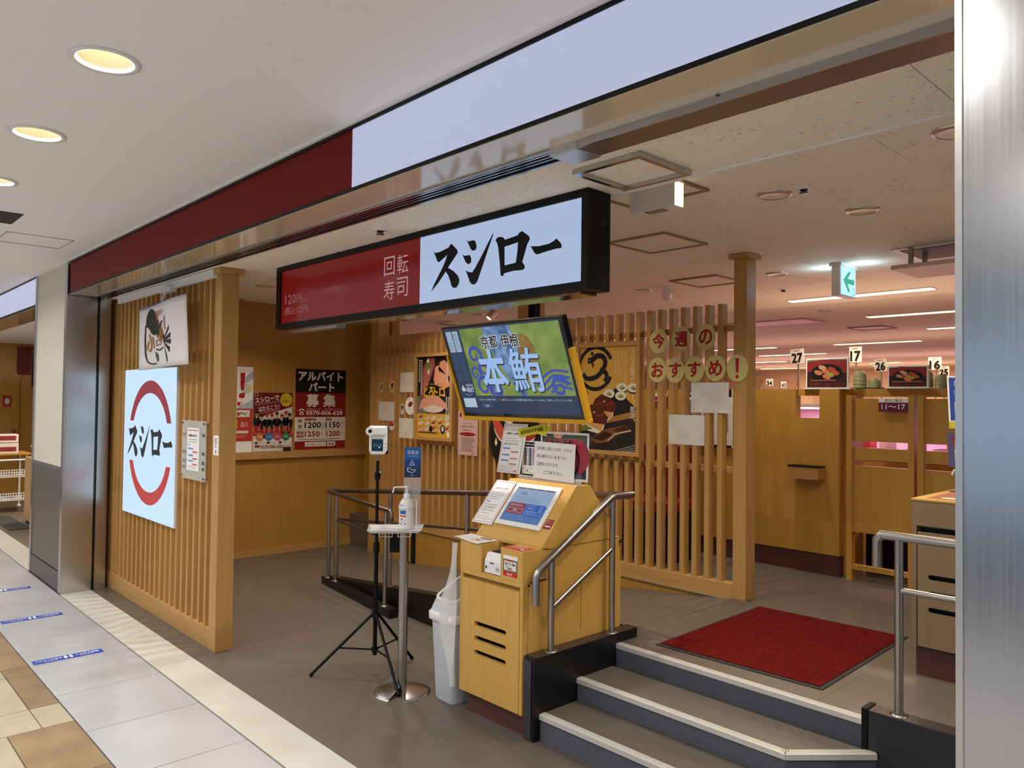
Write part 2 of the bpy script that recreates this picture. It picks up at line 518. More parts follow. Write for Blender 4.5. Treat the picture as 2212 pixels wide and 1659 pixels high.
# ceilings
LAMPS = [(-2.72 - .965 * k, .71, k) for k in range(-5, 12)] + [(-2.72 - 1.93 * k, -1.0, 99) for k in range(-2, 5)] + [(-2.3 - 1.45 * k, -2.75, 98) for k in range(-3, 6)]  # rear row is added to wash the opposite wall with light
_c = MB(); _c.keep = True
_loops = [[Vector(p) for p in ((XL, -3.2, 0), (4, -3.2, 0), (4, 1.6, 0), (XL, 1.6, 0))]]
for _x, _yy, _k in LAMPS:
    _loops.append([Vector((_x + .086 * math.cos(i * math.pi / 14), _yy + .086 * math.sin(i * math.pi / 14), 0)) for i in range(28)])
_pts = [p for l in _loops for p in l]
_fs = []
for t in tessellate_polygon(_loops):
    a, b, c = (_pts[i] for i in t)
    _fs.append(tuple(t) if (b - a).cross(c - a).z < 0 else (t[0], t[2], t[1]))
_c.add([(p.x, p.y, 2.70) for p in _pts], _fs)
_c.box(XL, 4, -3.2, 1.60, 2.85, 2.9)
ceil = struct('ceiling', _c, m_ceil)
MB().box(-6.9, 4, 1.574, 1.592, 2.692, 2.700).build('shadow_gap_bead', m_white, ceil)
for (x0, x1, y0, y1) in ((-6.45, -6.03, 1.0, 1.405), ):
    hm = MB()
    for a in ((x0, x1, y0, y0 + .008), (x0, x1, y1 - .008, y1), (x0, x0 + .008, y0, y1), (x1 - .008, x1, y0, y1)):
        hm.box(a[0], a[1], a[2], a[3], 2.696, 2.6995)
    h = hm.build('access_hatch', mat('hatch_trim', '#b9b2aa'), ceil)
MB().box(-5.75, -5.39, .80, .98, 2.6965, 2.6998).build('dark_ceiling_slot', m_black, ceil)
cs = struct('ceiling', B(-7.6, 4, 2.375, 21, 2.60, 2.75), m_inner)
# front strip of boards (lower level) and boards behind it
cf = struct('ceiling', B(-7.4, 1.2, 1.88, 2.362, 2.436, 2.60), m_inner)
bf = MB().box(-0.4415, 0.4415, -0.2395, 0.2395, 0.0, 0.006).build('ceiling_board', m_board, cf)
for k in range(9):
    x = -0.242 - 0.886 * k
    if k == 0: bf.location = (x, 2.122, 2.43)
    else: inst(bf, (x, 2.122, 2.43), cf)
MB().box(-7.4, 1.2, 2.358, 2.372, 2.425, 2.60).build('white_edge_trim', m_white, cf)
bb = MB().box(-0.4418, 0.4418, -0.2205, 0.2205, 0.0, 0.02).build('ceiling_board', m_board, cs)
n = 0
for j in range(11):
    for k in range(9):
        x, y = -0.242 - 0.886 * k + (0.443 if j % 2 else 0), 2.595 + 0.443 * j
        if x < -7.6: continue
        if n == 0: bb.location = (x, y, 2.58)
        else: inst(bb, (x, y, 2.58), cs)
        n += 1
props(MB().box(-16, 4, 7.25, 21, 2.58, 2.61).box(-16, -7.65, 4.8, 7.25, 2.58, 2.61).build('ceiling', m_inner), kind='structure')

# ceiling hatches and lamps in the shop
def hatch(name_label, cx, cy, hx, hy, z, m, t=.018, dp=.012):
    h = MB()
    h.box(cx - hx, cx + hx, cy - hy, cy - hy + t, z - dp, z); h.box(cx - hx, cx + hx, cy + hy - t, cy + hy, z - dp, z)
    h.box(cx - hx, cx - hx + t, cy - hy + t, cy + hy - t, z - dp, z); h.box(cx + hx - t, cx + hx, cy - hy + t, cy + hy - t, z - dp, z)
    e = thing('ceiling_hatch', name_label, 'hatch', (cx, cy, z))
    h.build('hatch_frame', m, e)
    MB().box(cx - hx + t, cx + hx - t, cy - hy + t, cy + hy - t, z - .004, z - .001).build('hatch_board', m_board, e)
m_brown = mat('hatch_brown', '#96795f', rough=.45)
hatch('square steel-framed ceiling hatch right beside the hanging sign', -1.683, 2.149, .150, .150, 2.43, m_steelx, .02, .02)
hatch('ceiling hatch half hidden behind the white lamp box', -2.14, 2.80, .225, .215, 2.58, m_brown)
hatch('brown-framed ceiling hatch behind the end of the black sign box', -2.785, 3.81, .215, .225, 2.58, m_brown)
hatch('brown-framed ceiling hatch left of the tall wooden post', -3.36, 5.27, .215, .22, 2.58, m_brown)
hatch('brown-framed hatch in the far pink ceiling', -3.89, 9.82, .22, .22, 2.579, m_brown)

# walls of the shop
struct('wall_left', B(-7.56, -7.45, 1.83, 4.80, 0, 2.60), m_wall)
wl = [o for o in COL.objects if o.name.startswith('wall_left')][0]
struct('wall_left', B(-7.45, -6.93, 4.70, 4.80, 0, 2.60), m_wall)
struct('baseboard_left', B(-7.452, -7.425, 1.95, 4.72, 0, 0.062), m_latx)
struct('trim_1', B(-7.452, -7.41, 1.95, 4.72, 0.985, 1.055), m_latx, bevel=.002)
struct('trim_2', B(-7.455, -7.43, 1.95, 4.72, 2.555, 2.60), m_wall)
struct('wall_right', B(3.2, 3.35, 1.83, 21, 0, 2.75), mat('pale_side_wall', '#ccdaee', rough=.5))  # pale blue stands in for a bright source mirrored in the jamb
struct('wall_back', B(-16, 3.2, 20.9, 21.05, 0, 2.75), m_wallfar)
struct('wall_side', B(-16.1, -16, 4.8, 21, 0, 2.75), m_wallfar)
wv = MB()
for k in range(14):                 # wavy panels on the far wall
    x = -13 + k * 1.1
    pts = [(x + .18 * math.sin(i * .9) + (0 if s_ == 0 else .5), i * .28 + .35) for s_ in (0, 1) for i in (range(8) if s_ == 0 else range(7, -1, -1))]
    MB().prism(pts, 1, 20.84, 20.9).build('wave_panel', m_wallfar2, [o for o in COL.objects if o.name == 'wall_back'][0])
# opposite side of the corridor, behind the camera
struct('wall_opposite', B(XL, 4, -3.3, -3.2, 0.82, 2.13), mat('opposite_shopfront', '#b6d4fa', rough=.35))
struct('trim_3', B(XL, 4, -3.3, -3.17, 2.13, 2.75), mat('opposite_header', '#2a2826', rough=.4))
struct('baseboard_opposite', B(XL, 4, -3.32, -3.19, 0, 0.82), mat('opposite_base', '#3e3a38', rough=.4))

# ============================================================ FASCIA, SOFFIT, PILLARS
fa = thing('fascia_light_box', 'long shop fascia of red and white panels with black edging under the ceiling', 'fascia', (-3.6, 1.62, 2.425))
MB().box(-6.93, -.47, 1.605, 1.85, 2.44, 2.698).build('body', m_black, fa)
MB().box(-6.93, -.475, 1.588, 1.606, 2.678, 2.692).box(-6.93, -.475, 1.588, 1.606, 2.427, 2.441).build('edging', m_black, fa)
MB().box(-6.93, -2.652, 1.594, 1.604, 2.441, 2.678).build('red_panel', mat('fascia_red', '#741816', rough=.5, spec=.08), fa)
MB().box(-2.648, -.475, 1.594, 1.604, 2.441, 2.678).build('white_panel', mat('fascia_white', '#20222a', rough=.3, emit='#b9bedb', es=.9), fa)
so = thing('entrance_soffit', 'glossy cream soffit with shutter rail over the shop entrance', 'soffit', (-3.6, 1.7, 2.427))
MB().box(-6.93, -.475, 1.592, 1.768, 2.424, 2.44).build('soffit_panel', m_soffit, so)
r = MB()
for y0, y1, z in ((1.770, 1.782, 2.416), (1.796, 1.806, 2.420), (1.820, 1.828, 2.420), (1.842, 1.85, 2.420), (1.866, 1.880, 2.416)):
    r.box(-6.93, -1.60, y0, y1, z, 2.44)
r.build('shutter_rail', m_steelx, so)
MB().box(-6.93, -1.60, 1.77, 1.88, 2.436, 2.445).build('rail_slot', m_black, so)
MB().box(-1.72, -1.60, 1.765, 1.885, 2.395, 2.43).build('rail_stop', m_alu, so, bevel=.003)
MB().box(-1.60, -.475, 1.768, 1.776, 2.398, 2.44).build('rail_face', m_steelx, so)
MB().box(-1.60, -.475, 1.776, 1.88, 2.400, 2.44).build('rail_cover', mat('bronze_cover', '#8a7564', rough=.3, metal=.6), so)
MB().lathe([(.006, 0), (0, .0)], (-1.1, 1.767, 2.42), 10).build('rivet', m_black, so)

pl = thing('wall_pillar', 'pillar with cream upper panel, dark grey lower panel and steel edges', 'pillar', (-7.55, 1.7, 0))
MB().box(-8.12, -7.03, 1.62, 1.93, 0, 2.70).build('core', m_steel, pl)
MB().box(-8.08, -7.075, 1.600, 1.625, 1.02, 2.70).build('cream_panel', m_cream, pl)
MB().box(-8.08, -7.075, 1.600, 1.625, .17, .985).build('grey_panel', m_grey, pl)
MB().box(-8.08, -7.075, 1.597, 1.625, .985, 1.02).build('middle_trim', m_steelx, pl)
MB().box(-8.10, -7.05, 1.594, 1.625, 0, .165).build('base_plate', mat('pillar_base', '#55524c', rough=.3, metal=.8), pl)
MB().box(-7.075, -7.00, 1.590, 1.62, 0, 2.70).box(-8.14, -8.08, 1.590, 1.62, 0, 2.70).build('edge_trim', m_steel, pl)
MB().box(-7.03, -6.995, 1.60, 1.815, 0, 2.43).build('jamb_plate', m_steel, pl)
MB().box(-7.02, -7.005, 1.815, 1.835, 0, 2.43).build('shutter_groove', m_blackg, pl)
MB().box(-7.03, -6.99, 1.835, 1.90, 0, 2.43).build('jamb_return', m_steel, pl)

pr = thing('steel_pillar', 'wide brushed steel pillar filling the right edge', 'pillar', (-0.1, 1.7, 0))
MB().box(-.468, .55, 1.583, 1.87, 0, 2.70).build('casing', m_steel, pr, bevel=.003)
MB().box(-.474, -.462, 1.578, 1.60, 0, 2.70).build('edge_trim', m_alu, pr)

# ------------------------------------------------------------ lamps
def downlight(x, y, z, label, r=.085, power=P_CORRIDOR, group=None, deep=False, color=(1, .985, .96)):
    e = thing('recessed_downlight', label, 'ceiling lamp', (x, y, z), group)
    if not deep:                     # open can in the corridor ceiling
        MB().lathe([(r + .022, 0), (r + .022, -.005), (r + .006, -.007), (r - .001, -.004), (r - .001, .002)], (x, y, z), 28).build('trim_ring', m_white, e)
        MB().lathe([(r - .001, 0), (r * .86, .05), (r * .62, .085)], (x, y, z), 28).build('reflector', m_refl, e)
        MB().lathe([(r * .62, .085), (r * .3, .08), (0, .079)], (x, y, z), 20).build('bulb', m_lamp, e)
        light('lamp_light', 'AREA', (x, y, z + .012), power, e, color, r * 1.5, spread=2.7)
    else:                            # shallow metal reflector fitting
        MB().lathe([(r + .02, 0), (r + .02, -.004), (r + .004, -.012), (r, -.008)], (x, y, z), 28).build('trim_ring', m_alu, e)
        MB().lathe([(r, -.008), (r * .8, -.004), (r * .4, -.002), (0, -.002)], (x, y, z), 28).build('reflector', m_reflm, e)
        if power:
            light('lamp_light', 'AREA', (x, y, z - .016), power, e, color, r * 1.2, spread=2.4)
    return e
nm = {0: 'largest recessed downlight in the white corridor ceiling', 1: 'second recessed downlight in the white corridor ceiling', 2: 'recessed downlight cut by the left edge, white corridor ceiling'}
for x, y, k in LAMPS:
    downlight(x, y, 2.70, nm.get(k, 'unseen recessed corridor downlight beyond the edge of the picture'), power=P_CORRIDOR * (1.3 if k == 98 else 2.3 if k == 99 else .95),
              group=None if k in nm else 'corridor downlights out of view')
for x, y, lb in ((-1.58, 3.87, 'metal recessed downlight right of the wall exit sign, nearest in the shop ceiling'), (-2.80, 5.32, 'metal recessed downlight left of the green arrow sign'),
                 (-.89, 2.98, 'metal recessed downlight half hidden by the steel pillar')):
    downlight(x, y, 2.58, lb, r=.062, power=P_SHOP * .62, deep=True, color=(1, .92, .79))
for x, y, k in ((-3.15, 2.95, 1.25), (-4.85, 2.95, 1.1), (-6.3, 2.95, 1.1), (-1.75, 3.30, .7), (-5.4, 3.95, .6)):
    downlight(x, y, 2.58, 'metal shop downlight hidden from view above the sign', r=.062, power=P_SHOP * k, deep=True, group='shop downlights out of view', color=(1, .93, .80))
for x, y, lb in ((-4.05, 5.35, 'small metal downlight below the bottom edge of the hanging sign'), (-6.55, 5.6, 'metal downlight above the left lattice'), (-3.55, 7.75, 'small metal downlight above the long ceiling slot')):
    downlight(x, y, 2.579, lb, r=.055, power=P_SHOP * .5, deep=True)

for x, y in ((1.2, 3.4), (2.4, 3.4), (1.2, 4.6), (2.4, 4.6)):  # unseen lamps added to brighten the pale side wall
    downlight(x, y, 2.60, 'unseen shop downlight added behind the steel pillar', r=.062, power=P_SHOP * 1.3, deep=True, group='unseen downlights added behind the pillar', color=(1, .98, .96))
def sprinkler(x, y, z, lb):
    e = thing('sprinkler_head', lb, 'sprinkler', (x, y, z))
    MB().lathe([(.035, 0), (.034, -.004), (.02, -.006)], (x, y, z), 18).build('flange', m_white, e)
    MB().lathe([(.014, -.004), (.014, -.016), (.02, -.018), (.02, -.022), (0, -.022)], (x, y, z), 14).build('nozzle', mat('sprinkler_metal', '#6d655c', rough=.3, metal=.9), e)
sprinkler(-3.151, 2.06, 2.43, 'sprinkler head in the ceiling above the red half of the sign')
sprinkler(-1.611, 3.307, 2.58, 'sprinkler head in the ceiling right of the white lamp box')
sprinkler(-6.75, 3.4, 2.58, 'sprinkler head above the left wood wall')
sprinkler(-3.15, 6.1, 2.58, 'sprinkler head left of the tall wooden post')

def spot_lamp(x, y, z, lb, aim, power, lit):
    e = thing('ceiling_spotlight', lb, 'spotlight', (x, y, z))
    MB().lathe([(.05, 0), (.05, -.006), (.02, -.012)], (x, y, z), 20).build('base', m_white, e)
    d = (Vector(aim) - Vector((x, y, z - .06))).normalized()
    c = Vector((x, y, z - .06))
    MB().tube([c - d * .05, c + d * .05], .042, 18).build('head', m_white if not lit else m_alu, e)
    MB().tube([c + d * .045, c + d * .052], .030, 18).build('lens', mat('spot_lens_lit', '#ffffff', emit='#fff0d8', es=1.3) if lit else m_refl, e)
    light('spot_light', 'SPOT', c + d * .06, power, e, (1, .85, .62), .03, rot=d.to_track_quat('-Z', 'Y').to_euler(), spot=.9)
spot_lamp(-3.79, 5.33, 2.58, 'grey spotlight hanging above the lattice by the eel poster', (-5.6, 8.0, 1.5), P_SPOT, False)
spot_lamp(-6.07, 5.38, 2.58, 'small lit spotlight seen over the lattice left of the television', (-6.6, 4.0, .8), P_SPOT * .4, True)
spot_lamp(-3.62, 3.15, 2.58, 'spotlight aimed at the eel poster, hidden behind the sign', (-3.66, 4.44, 1.75), P_SPOT, False)
spot_lamp(-5.8, 3.2, 2.58, 'spotlight aimed at the fatty tuna poster, hidden behind the sign', (-5.8, 4.44, 1.7), P_SPOT * .6, False)

# long line lights in the restaurant ceiling
def line_light(x0, x1, y, lb, p=P_LINE):
    e = thing('line_light', lb, 'ceiling lamp', ((x0 + x1) / 2, y, 2.579))
    MB().box(x0, x1, y - .07, y + .07, 2.572, 2.5785).build('housing', m_white, e)
    MB().box(x0 + .01, x1 - .01, y - .055, y + .055, 2.569, 2.573).build('diffuser', m_line, e)
    light('line_glow', 'AREA', ((x0 + x1) / 2, y, 2.562), p * (x1 - x0) / 1.3, e, (1, .76, .50), x1 - x0, size_y=.1)
line_light(-3.46, -2.2, 6.82, 'line light passing behind the green arrow sign')
line_light(-3.45, -2.2, 8.58, 'line light right of the arrow sign, second from it')
line_light(-3.42, -2.2, 10.35, 'line light near the steel pillar, third from the arrow sign')
line_light(-7.76, -6.42, 14.07, 'far line light behind the number 27 card')
line_light(-7.7, -6.40, 12.15, 'far line light just right of the tall wooden post')
line_light(-7.14, -6.48, 17.9, 'farthest short line light behind the number 26 card')
line_light(-9.6, -8.3, 16.2, 'added far restaurant line light left of the wavy wall', p=P_LINE * 1.4)  # extra far lights, added to lift the dark far ceiling
line_light(-12.5, -11.2, 14.2, 'added far left restaurant line light over the lattice', p=P_LINE * 1.4)
line_light(-4.4, -3.1, 16.2, 'added far restaurant line light above the smaller photo board', p=P_LINE * 1.4)
for x, y in ((-6.2, 6.9), (-8.6, 7.0), (-11.0, 7.0)):  # unseen lamps added to brighten the ceiling over the lattice
    downlight(x, y, 2.579, 'unseen downlight added behind the back lattice', r=.055, power=P_LINE, deep=True, group='unseen downlights added behind the lattice', color=(1, .82, .62))
line_light(-7.6, -6.3, 19.3, 'added line light washing the wavy wall, left', p=P_LINE * 2.5)  # wall-wash lights added to brighten the far wall
line_light(-4.6, -3.3, 19.3, 'added line light washing the wavy wall, right', p=P_LINE * 2.5)
line_light(-10.6, -9.3, 19.3, 'added line light washing the wavy wall, far left', p=P_LINE * 2.5)
line_light(-5.4, -4.1, 12.15, 'restaurant line light hidden behind the lattice', p=P_LINE)
line_light(-8.6, -7.3, 8.6, 'restaurant line light added behind the lattice top', p=P_LINE)  # this light and the next are added for the dim left ceiling
line_light(-12, -10.7, 10.5, 'restaurant line light added far left behind the lattice', p=P_LINE)

# ============================================================ LATTICE SCREENS
def wood_post(x0, x1, y0, y1, z0, z1, lb, capz=None):
    e = thing('wooden_post', lb, 'post', ((x0 + x1) / 2, (y0 + y1) / 2, z0))
    MB().box(x0, x1, y0, y1, z0, z1).build('shaft', m_lat, e, bevel=.003)
    if capz:
        MB().box(x0 - .025, x1 + .025, y0 - .025, y1 + .025, z1 - .001, capz).build('cap', m_latx, e, bevel=.003)
    return e
wood_post(-4.895, -4.785, 1.955, 2.066, 0, 2.395, 'square wooden post ending the lattice that carries the round logo panel', 2.428)
wood_post(-7.30, -7.19, 1.955, 2.06, 0, 2.395, 'wooden post beside the steel jamb at the far left lattice end', 2.428)
wood_post(-2.645, -2.552, 4.457, 4.575, ZR, 2.548, 'tall wooden post at the right end of the back lattice', 2.578)
wood_post(-4.845, -4.63, 4.60, 4.72, ZR, 2.578, 'wooden post behind the television pole')
wood_post(-6.935, -6.80, 4.44, 4.58, 0, 2.58, 'wooden corner post between left wall and back lattice')

ls = thing('lattice_screen', 'vertical slat lattice carrying the lit logo panel, beside the corridor', 'lattice', (-6.0, 1.98, 0))
MB().box(-7.19, -4.895, 1.957, 2.045, 0, .125).build('bottom_rail', m_latx, ls, bevel=.002)
MB().box(-7.19, -6.98, 1.965, 2.04, .125, 2.40).build('end_board', m_lat, ls)
sl = MB().box(-.016, .016, -.038, .038, .125, 2.395).build('slat', m_lat, ls)
k = 0
x = -4.985
while x > -6.97:
    if k == 0: sl.location = Vector((x, 2.0, 0)) - Vector(ORG[ls])
    else: inst(sl, Vector((x, 2.0, 0)) - Vector(ORG[ls]), ls)
    x -= .105; k += 1
sl.data.transform(Matrix.Translation(Vector(ORG[ls])))
for zz in (.98, 1.9):
    MB().box(-6.98, -4.895, 2.034, 2.06, zz, zz + .05).build('cross_rail', m_latx, ls)
# white bar along its top
wb = thing('white_curtain_rail', 'white rail with hook along the top of the corridor lattice', 'rail', (-5.9, 1.93, 2.36))
MB().box(-6.85, -4.86, 1.925, 1.955, 2.372, 2.426).build('rail_body', m_white, wb, bevel=.003)
MB().box(-5.75, -5.55, 1.90, 1.945, 2.35, 2.385).tube([(-5.65, 1.91, 2.36), (-5.66, 1.895, 2.33), (-5.65, 1.88, 2.27)], .006).build('hook', m_white, wb)

l2 = thing('lattice_screen', 'tall slat lattice across the back of the entrance with posters on it', 'lattice', (-4.7, 4.49, 0))
s2 = MB().box(-.0175, .0175, -.03, .03, 0.40, 2.265).build('slat', m_lat, l2)
s2.data.transform(Matrix.Translation(Vector(ORG[l2])))
k = 0
x = -2.747
while x > -6.76:
    if k == 0: s2.location = Vector((x, 4.49, 0)) - Vector(ORG[l2])
    else: inst(s2, Vector((x, 4.49, 0)) - Vector(ORG[l2]), l2)
    x -= .0968; k += 1
for z0, z1 in ((2.085, 2.125), (1.145, 1.185)):
    MB().box(-6.80, -2.645, 4.505, 4.545, z0, z1).build('cross_rail', m_latx, l2)
MB().prism([(-6.80, .33), (-2.645, .33), (-2.645, .435), (-6.80, .395)], 1, 4.455, 4.53).build('bottom_rail', m_latx, l2, bevel=.002)
MB().prism([(-6.80, 0), (-6.05, 0), (-2.645, .325), (-2.645, .333), (-6.80, .333)], 1, 4.465, 4.52).build('base_board', m_wall, l2)
MB().box(-6.8, -2.645, 4.452, 4.456, .326, .334).build('joint_strip', m_alu, l2)

# ============================================================ RAMP, STEPS, HANDRAILS
RX0, RX1 = -6.05, -2.63
rp = thing('ramp', 'grey ramp rising along the back lattice with black side panel', 'ramp', (-4.5, 3.9, 0))
MB().prism([(RX0, 0), (RX1, 0), (RX1, ZR)], 1, 3.40, 4.455).build('ramp_surface', m_dark, rp)
def ry(x): return 3.44 + (x + 5.95) / 3.33 * (3.29 - 3.44)
def rz(x): return max(0, (x - RX0) / (RX1 - RX0) * ZR)
a, b = -5.95, -2.64
v = []
for x in (a, b):
    for y, z in ((ry(x) - .045, 0), (ry(x) + .035, 0), (ry(x) + .035, rz(x) + .055), (ry(x) - .045, rz(x) + .055)): v.append((x, y, z))
MB().add(v, [(0, 1, 2, 3), (4, 5, 6, 7), (0, 1, 5, 4), (1, 2, 6, 5), (2, 3, 7, 6), (3, 0, 4, 7)]).build('side_panel', m_blackm, rp, bevel=.002)
fc = thing('low_curb', 'low black curb under the short level handrail', 'curb', (-5.35, 3.3, 0))
d = Vector((1.30, -.175, 0)); nrm = Vector((.13, .99, 0)).normalized() * .072
MB().obox((-6.0, 3.375, 0), d, nrm, (0, 0, .062)).build('curb_body', m_blackm, fc, bevel=.002)
MB().obox(Vector((-6.0, 3.375, .062)) + d * .985, d * .015, nrm, (0, 0, .003)).build('end_cap', m_black, fc)

def rail(name, lb, base, pieces):
    e = thing(name, lb, 'handrail', base)
    for nme, pts, r, m in pieces:
        MB().tube(pts, r, 12).build(nme, m, e)
    return e
F = lambda t, z: (-5.95 + 1.2 * t, 3.405 - .165 * t, z)
hr = rail('handrail', 'short level handrail on the low curb, left of the thermometer stand', (-5.35, 3.32, .06), [
    ('top_rail', [F(0, .80), F(.98, .775), F(1.0, .76), F(1.0, .70)], .019, m_pipeb),
    ('middle_rail', [F(.14, .575), F(.93, .565)], .011, m_pipeb),
    ('post', [F(.02, .06), F(.02, .80)], .017, m_pipe), ('post', [F(.15, .06), F(.15, .795)], .017, m_pipe), ('post', [F(.93, .06), F(.93, .78)], .017, m_pipe)])
for t in (.02, .15, .93):
    p = F(t, .062); MB().lathe([(.034, 0), (.034, .004), (.018, .006)], p, 16).build('base_flange', m_pipe, hr)
RA = lambda x, dz: (x, ry(x) - .005, .805 + (x + 5.95) / 3.36 * .295 - dz)
hb = rail('handrail', 'long handrail climbing along the ramp behind the ticket kiosk', (-4.3, 3.4, .1), [
    ('top_rail', [(-5.94, 3.42, .802), RA(-5.85, 0), RA(-2.62, 0), (-2.575, 3.29, 1.10)], .019, m_pipeb),
    ('middle_rail', [RA(-5.84, .245), RA(-2.62, .245)], .012, m_pipeb)])
for x in (-5.84, -4.98, -4.0, -3.25, -2.72):
    MB().tube([(x, ry(x) - .005, rz(x) + .055), RA(x, .005)], .017, 12).build('post', m_pipe, hb)
    MB().lathe([(.034, 0), (.034, .004), (.018, .006)], (x, ry(x) - .005, rz(x) + .055), 16).build('base_flange', m_pipe, hb)

st = thing('entrance_steps', 'three dark steps with silver nosing strips up to the restaurant floor', 'steps', (-2.0, 2.9, 0))
ZS = (.124, .232, .339)
P1 = [(-2.555, 2.597), (-1.30, 2.597), (-.82, 3.138), (-2.555, 3.138)]
P2 = [(-2.555, 2.858), (-1.461, 2.858), (-1.215, 3.138), (-2.555, 3.138)]
P3 = [(-2.555, 3.164), (-1.284, 3.164), (-1.284, 3.22), (-2.555, 3.22)]
def inset(P, d): return [(P[0][0], P[0][1] + d), (P[1][0] - .4 * d, P[1][1] + d), (P[2][0] - .9 * d, P[2][1]), P[3]]
for i, P in enumerate((P1, P2, P3)):
    z0 = 0 if i == 0 else ZS[i - 1]
    Q = inset(P, .006)
    if i < 2:
        P[2] = (P[2][0], 3.138); 
        Q[2] = (Q[2][0], 3.21); Q[3] = (Q[3][0], 3.21)
        if i == 0: Q = [Q[0], Q[1], (-.83, 3.138), (-2.555, 3.138)]
        else: Q = [Q[0], Q[1], (-1.225, 3.138), (-2.555, 3.138)]
    MB().prism(Q, 2, z0, ZS[i] - .006).build('riser', m_riser, st)
    MB().prism(Q, 2, ZS[i] - .006, ZS[i] - .001).build('tread', m_dark, st)
    nz = MB()
    runs = [(P[0], P[1])] + ([(P[1], (P[2][0] - .005, P[2][1] - .006))] if i < 2 else [])
    for p, q in runs:
        p, q = Vector((*p, 0)), Vector((*q, 0))
        dd = (q - p); ln = dd.length; dd.normalize(); nn = Vector((-dd.y, dd.x, 0))
        nz.obox(p + Vector((0, 0, ZS[i] - .022)) - nn * .003, dd * ln, nn * .006, (0, 0, .022))
        nz.obox(p + Vector((0, 0, ZS[i] - .002)), dd * ln, nn * .036, (0, 0, .0025))
        for g_ in (.008, .016, .024, .032):
            nz.obox(p + Vector((0, 0, ZS[i])) + nn * g_, dd * ln, nn * .004, (0, 0, .0025))
    nz.build('nosing', m_nose, st)
MB().box(-2.555, -1.284, 3.164, 3.205, ZS[2] - .3, ZS[2] - .008).build('riser', m_riser, st)

bw = thing('stair_side_wall', 'black side wall left of the steps, beside the ticket kiosk', 'side wall', (-2.59, 2.95, 0))
MB().box(-2.628, -2.557, 2.562, 3.345, 0, .389).build('panel', m_blackm, bw, bevel=.003)
MB().box(-2.622, -2.575, 2.556, 2.563, .01, .375).build('front_strip', mat('dark_grey_strip', '#34353a', rough=.4), bw)
MB().box(-2.628, -2.557, 2.575, 3.345, .389, .392).build('top_cap', mat('bronze_cap', '#453d38', rough=.35, metal=.4), bw)
br = thing('stair_side_wall', 'dark blue-black side wall right of the steps, by the steel pillar', 'side wall', (-.3, 3.18, 0))
MB().box(-1.262, 1.2, 3.140, 3.218, 0, .387).build('panel', mat('navy_side_panel', '#20242c', rough=.4), br, bevel=.002)
MB().box(-1.282, -1.258, 3.134, 3.224, .12, .396).build('end_trim', m_black, br, bevel=.002)
MB().box(-1.258, 1.2, 3.138, 3.220, .387, .391).build('top_cap', mat('bronze_cap', '#453d38'), br)

X = -2.585
hs = rail('handrail', 'steel handrail slanting up beside the steps and the kiosk', (-2.59, 2.9, .392), [
    ('top_rail', [(X, 2.594, .63), (X, 2.594, .765), (X, 2.612, .795), (X, 3.15, 1.10), (X, 3.18, 1.105), (X, 3.33, 1.102)], .0195, m_pipe),
    ('middle_rail', [(X, 2.705, .60), (X, 3.161, .83)], .0125, m_pipe),
    ('post', [(X, 2.70, .39), (X, 2.70, .835)], .0165, m_pipe), ('post', [(X, 3.161, .39), (X, 3.161, 1.095)], .0165, m_pipe)])
for y in (2.70, 3.161):
    MB().lathe([(.034, 0), (.034, .003), (.018, .005)], (X, y, .392), 18).build('base_flange', m_pipe, hs)
Y = 3.178
hq = rail('handrail', 'steel handrail on the right side wall, running behind the pillar', (-.5, Y, .391), [
    ('top_rail', [(-1.238, Y, .955), (-1.238, Y, 1.065), (-1.22, Y, 1.085), (1.1, Y, 1.088)], .0195, m_pipe),
    ('middle_rail', [(-1.155, Y, .877), (1.1, Y, .88)], .0125, m_pipe),
    ('post', [(-1.155, Y, .39), (-1.155, Y, 1.08)], .0165, m_pipe), ('post', [(-.1, Y, .39), (-.1, Y, 1.08)], .0165, m_pipe)])
MB().lathe([(.034, 0), (.034, .003), (.018, .005)], (-1.155, Y, .391), 18).build('base_flange', m_pipe, hq)

mt = thing('floor_mat', 'red pile floor mat with black rubber edge at the top of the steps', 'mat', (-1.98, 3.87, ZR))
MB().prism([(-2.405, 3.30), (-1.535, 3.34), (-1.57, 4.45), (-2.43, 4.41)], 2, ZR, ZR + .005).build('rubber_edge', m_rubber, mt)
g_ = MB()
random.seed(3)
def mp_(u, w): 
    a = Vector((-2.39, 3.325)); b = Vector((-1.555, 3.362)); c = Vector((-1.588, 4.43)); d_ = Vector((-2.413, 4.392))
    return a.lerp(b, u).lerp(d_.lerp(c, u), w)
N1, N2 = 90, 110
vs = [(*mp_(i / N1, j / N2), ZR + .008 + (.005 * random.random() if 0 < i < N1 and 0 < j < N2 else 0)) for j in range(N2 + 1) for i in range(N1 + 1)]
g_.add(vs, [(j * (N1 + 1) + i, j * (N1 + 1) + i + 1, (j + 1) * (N1 + 1) + i + 1, (j + 1) * (N1 + 1) + i) for j in range(N2) for i in range(N1)])
g_.build('pile', m_mat, mt)

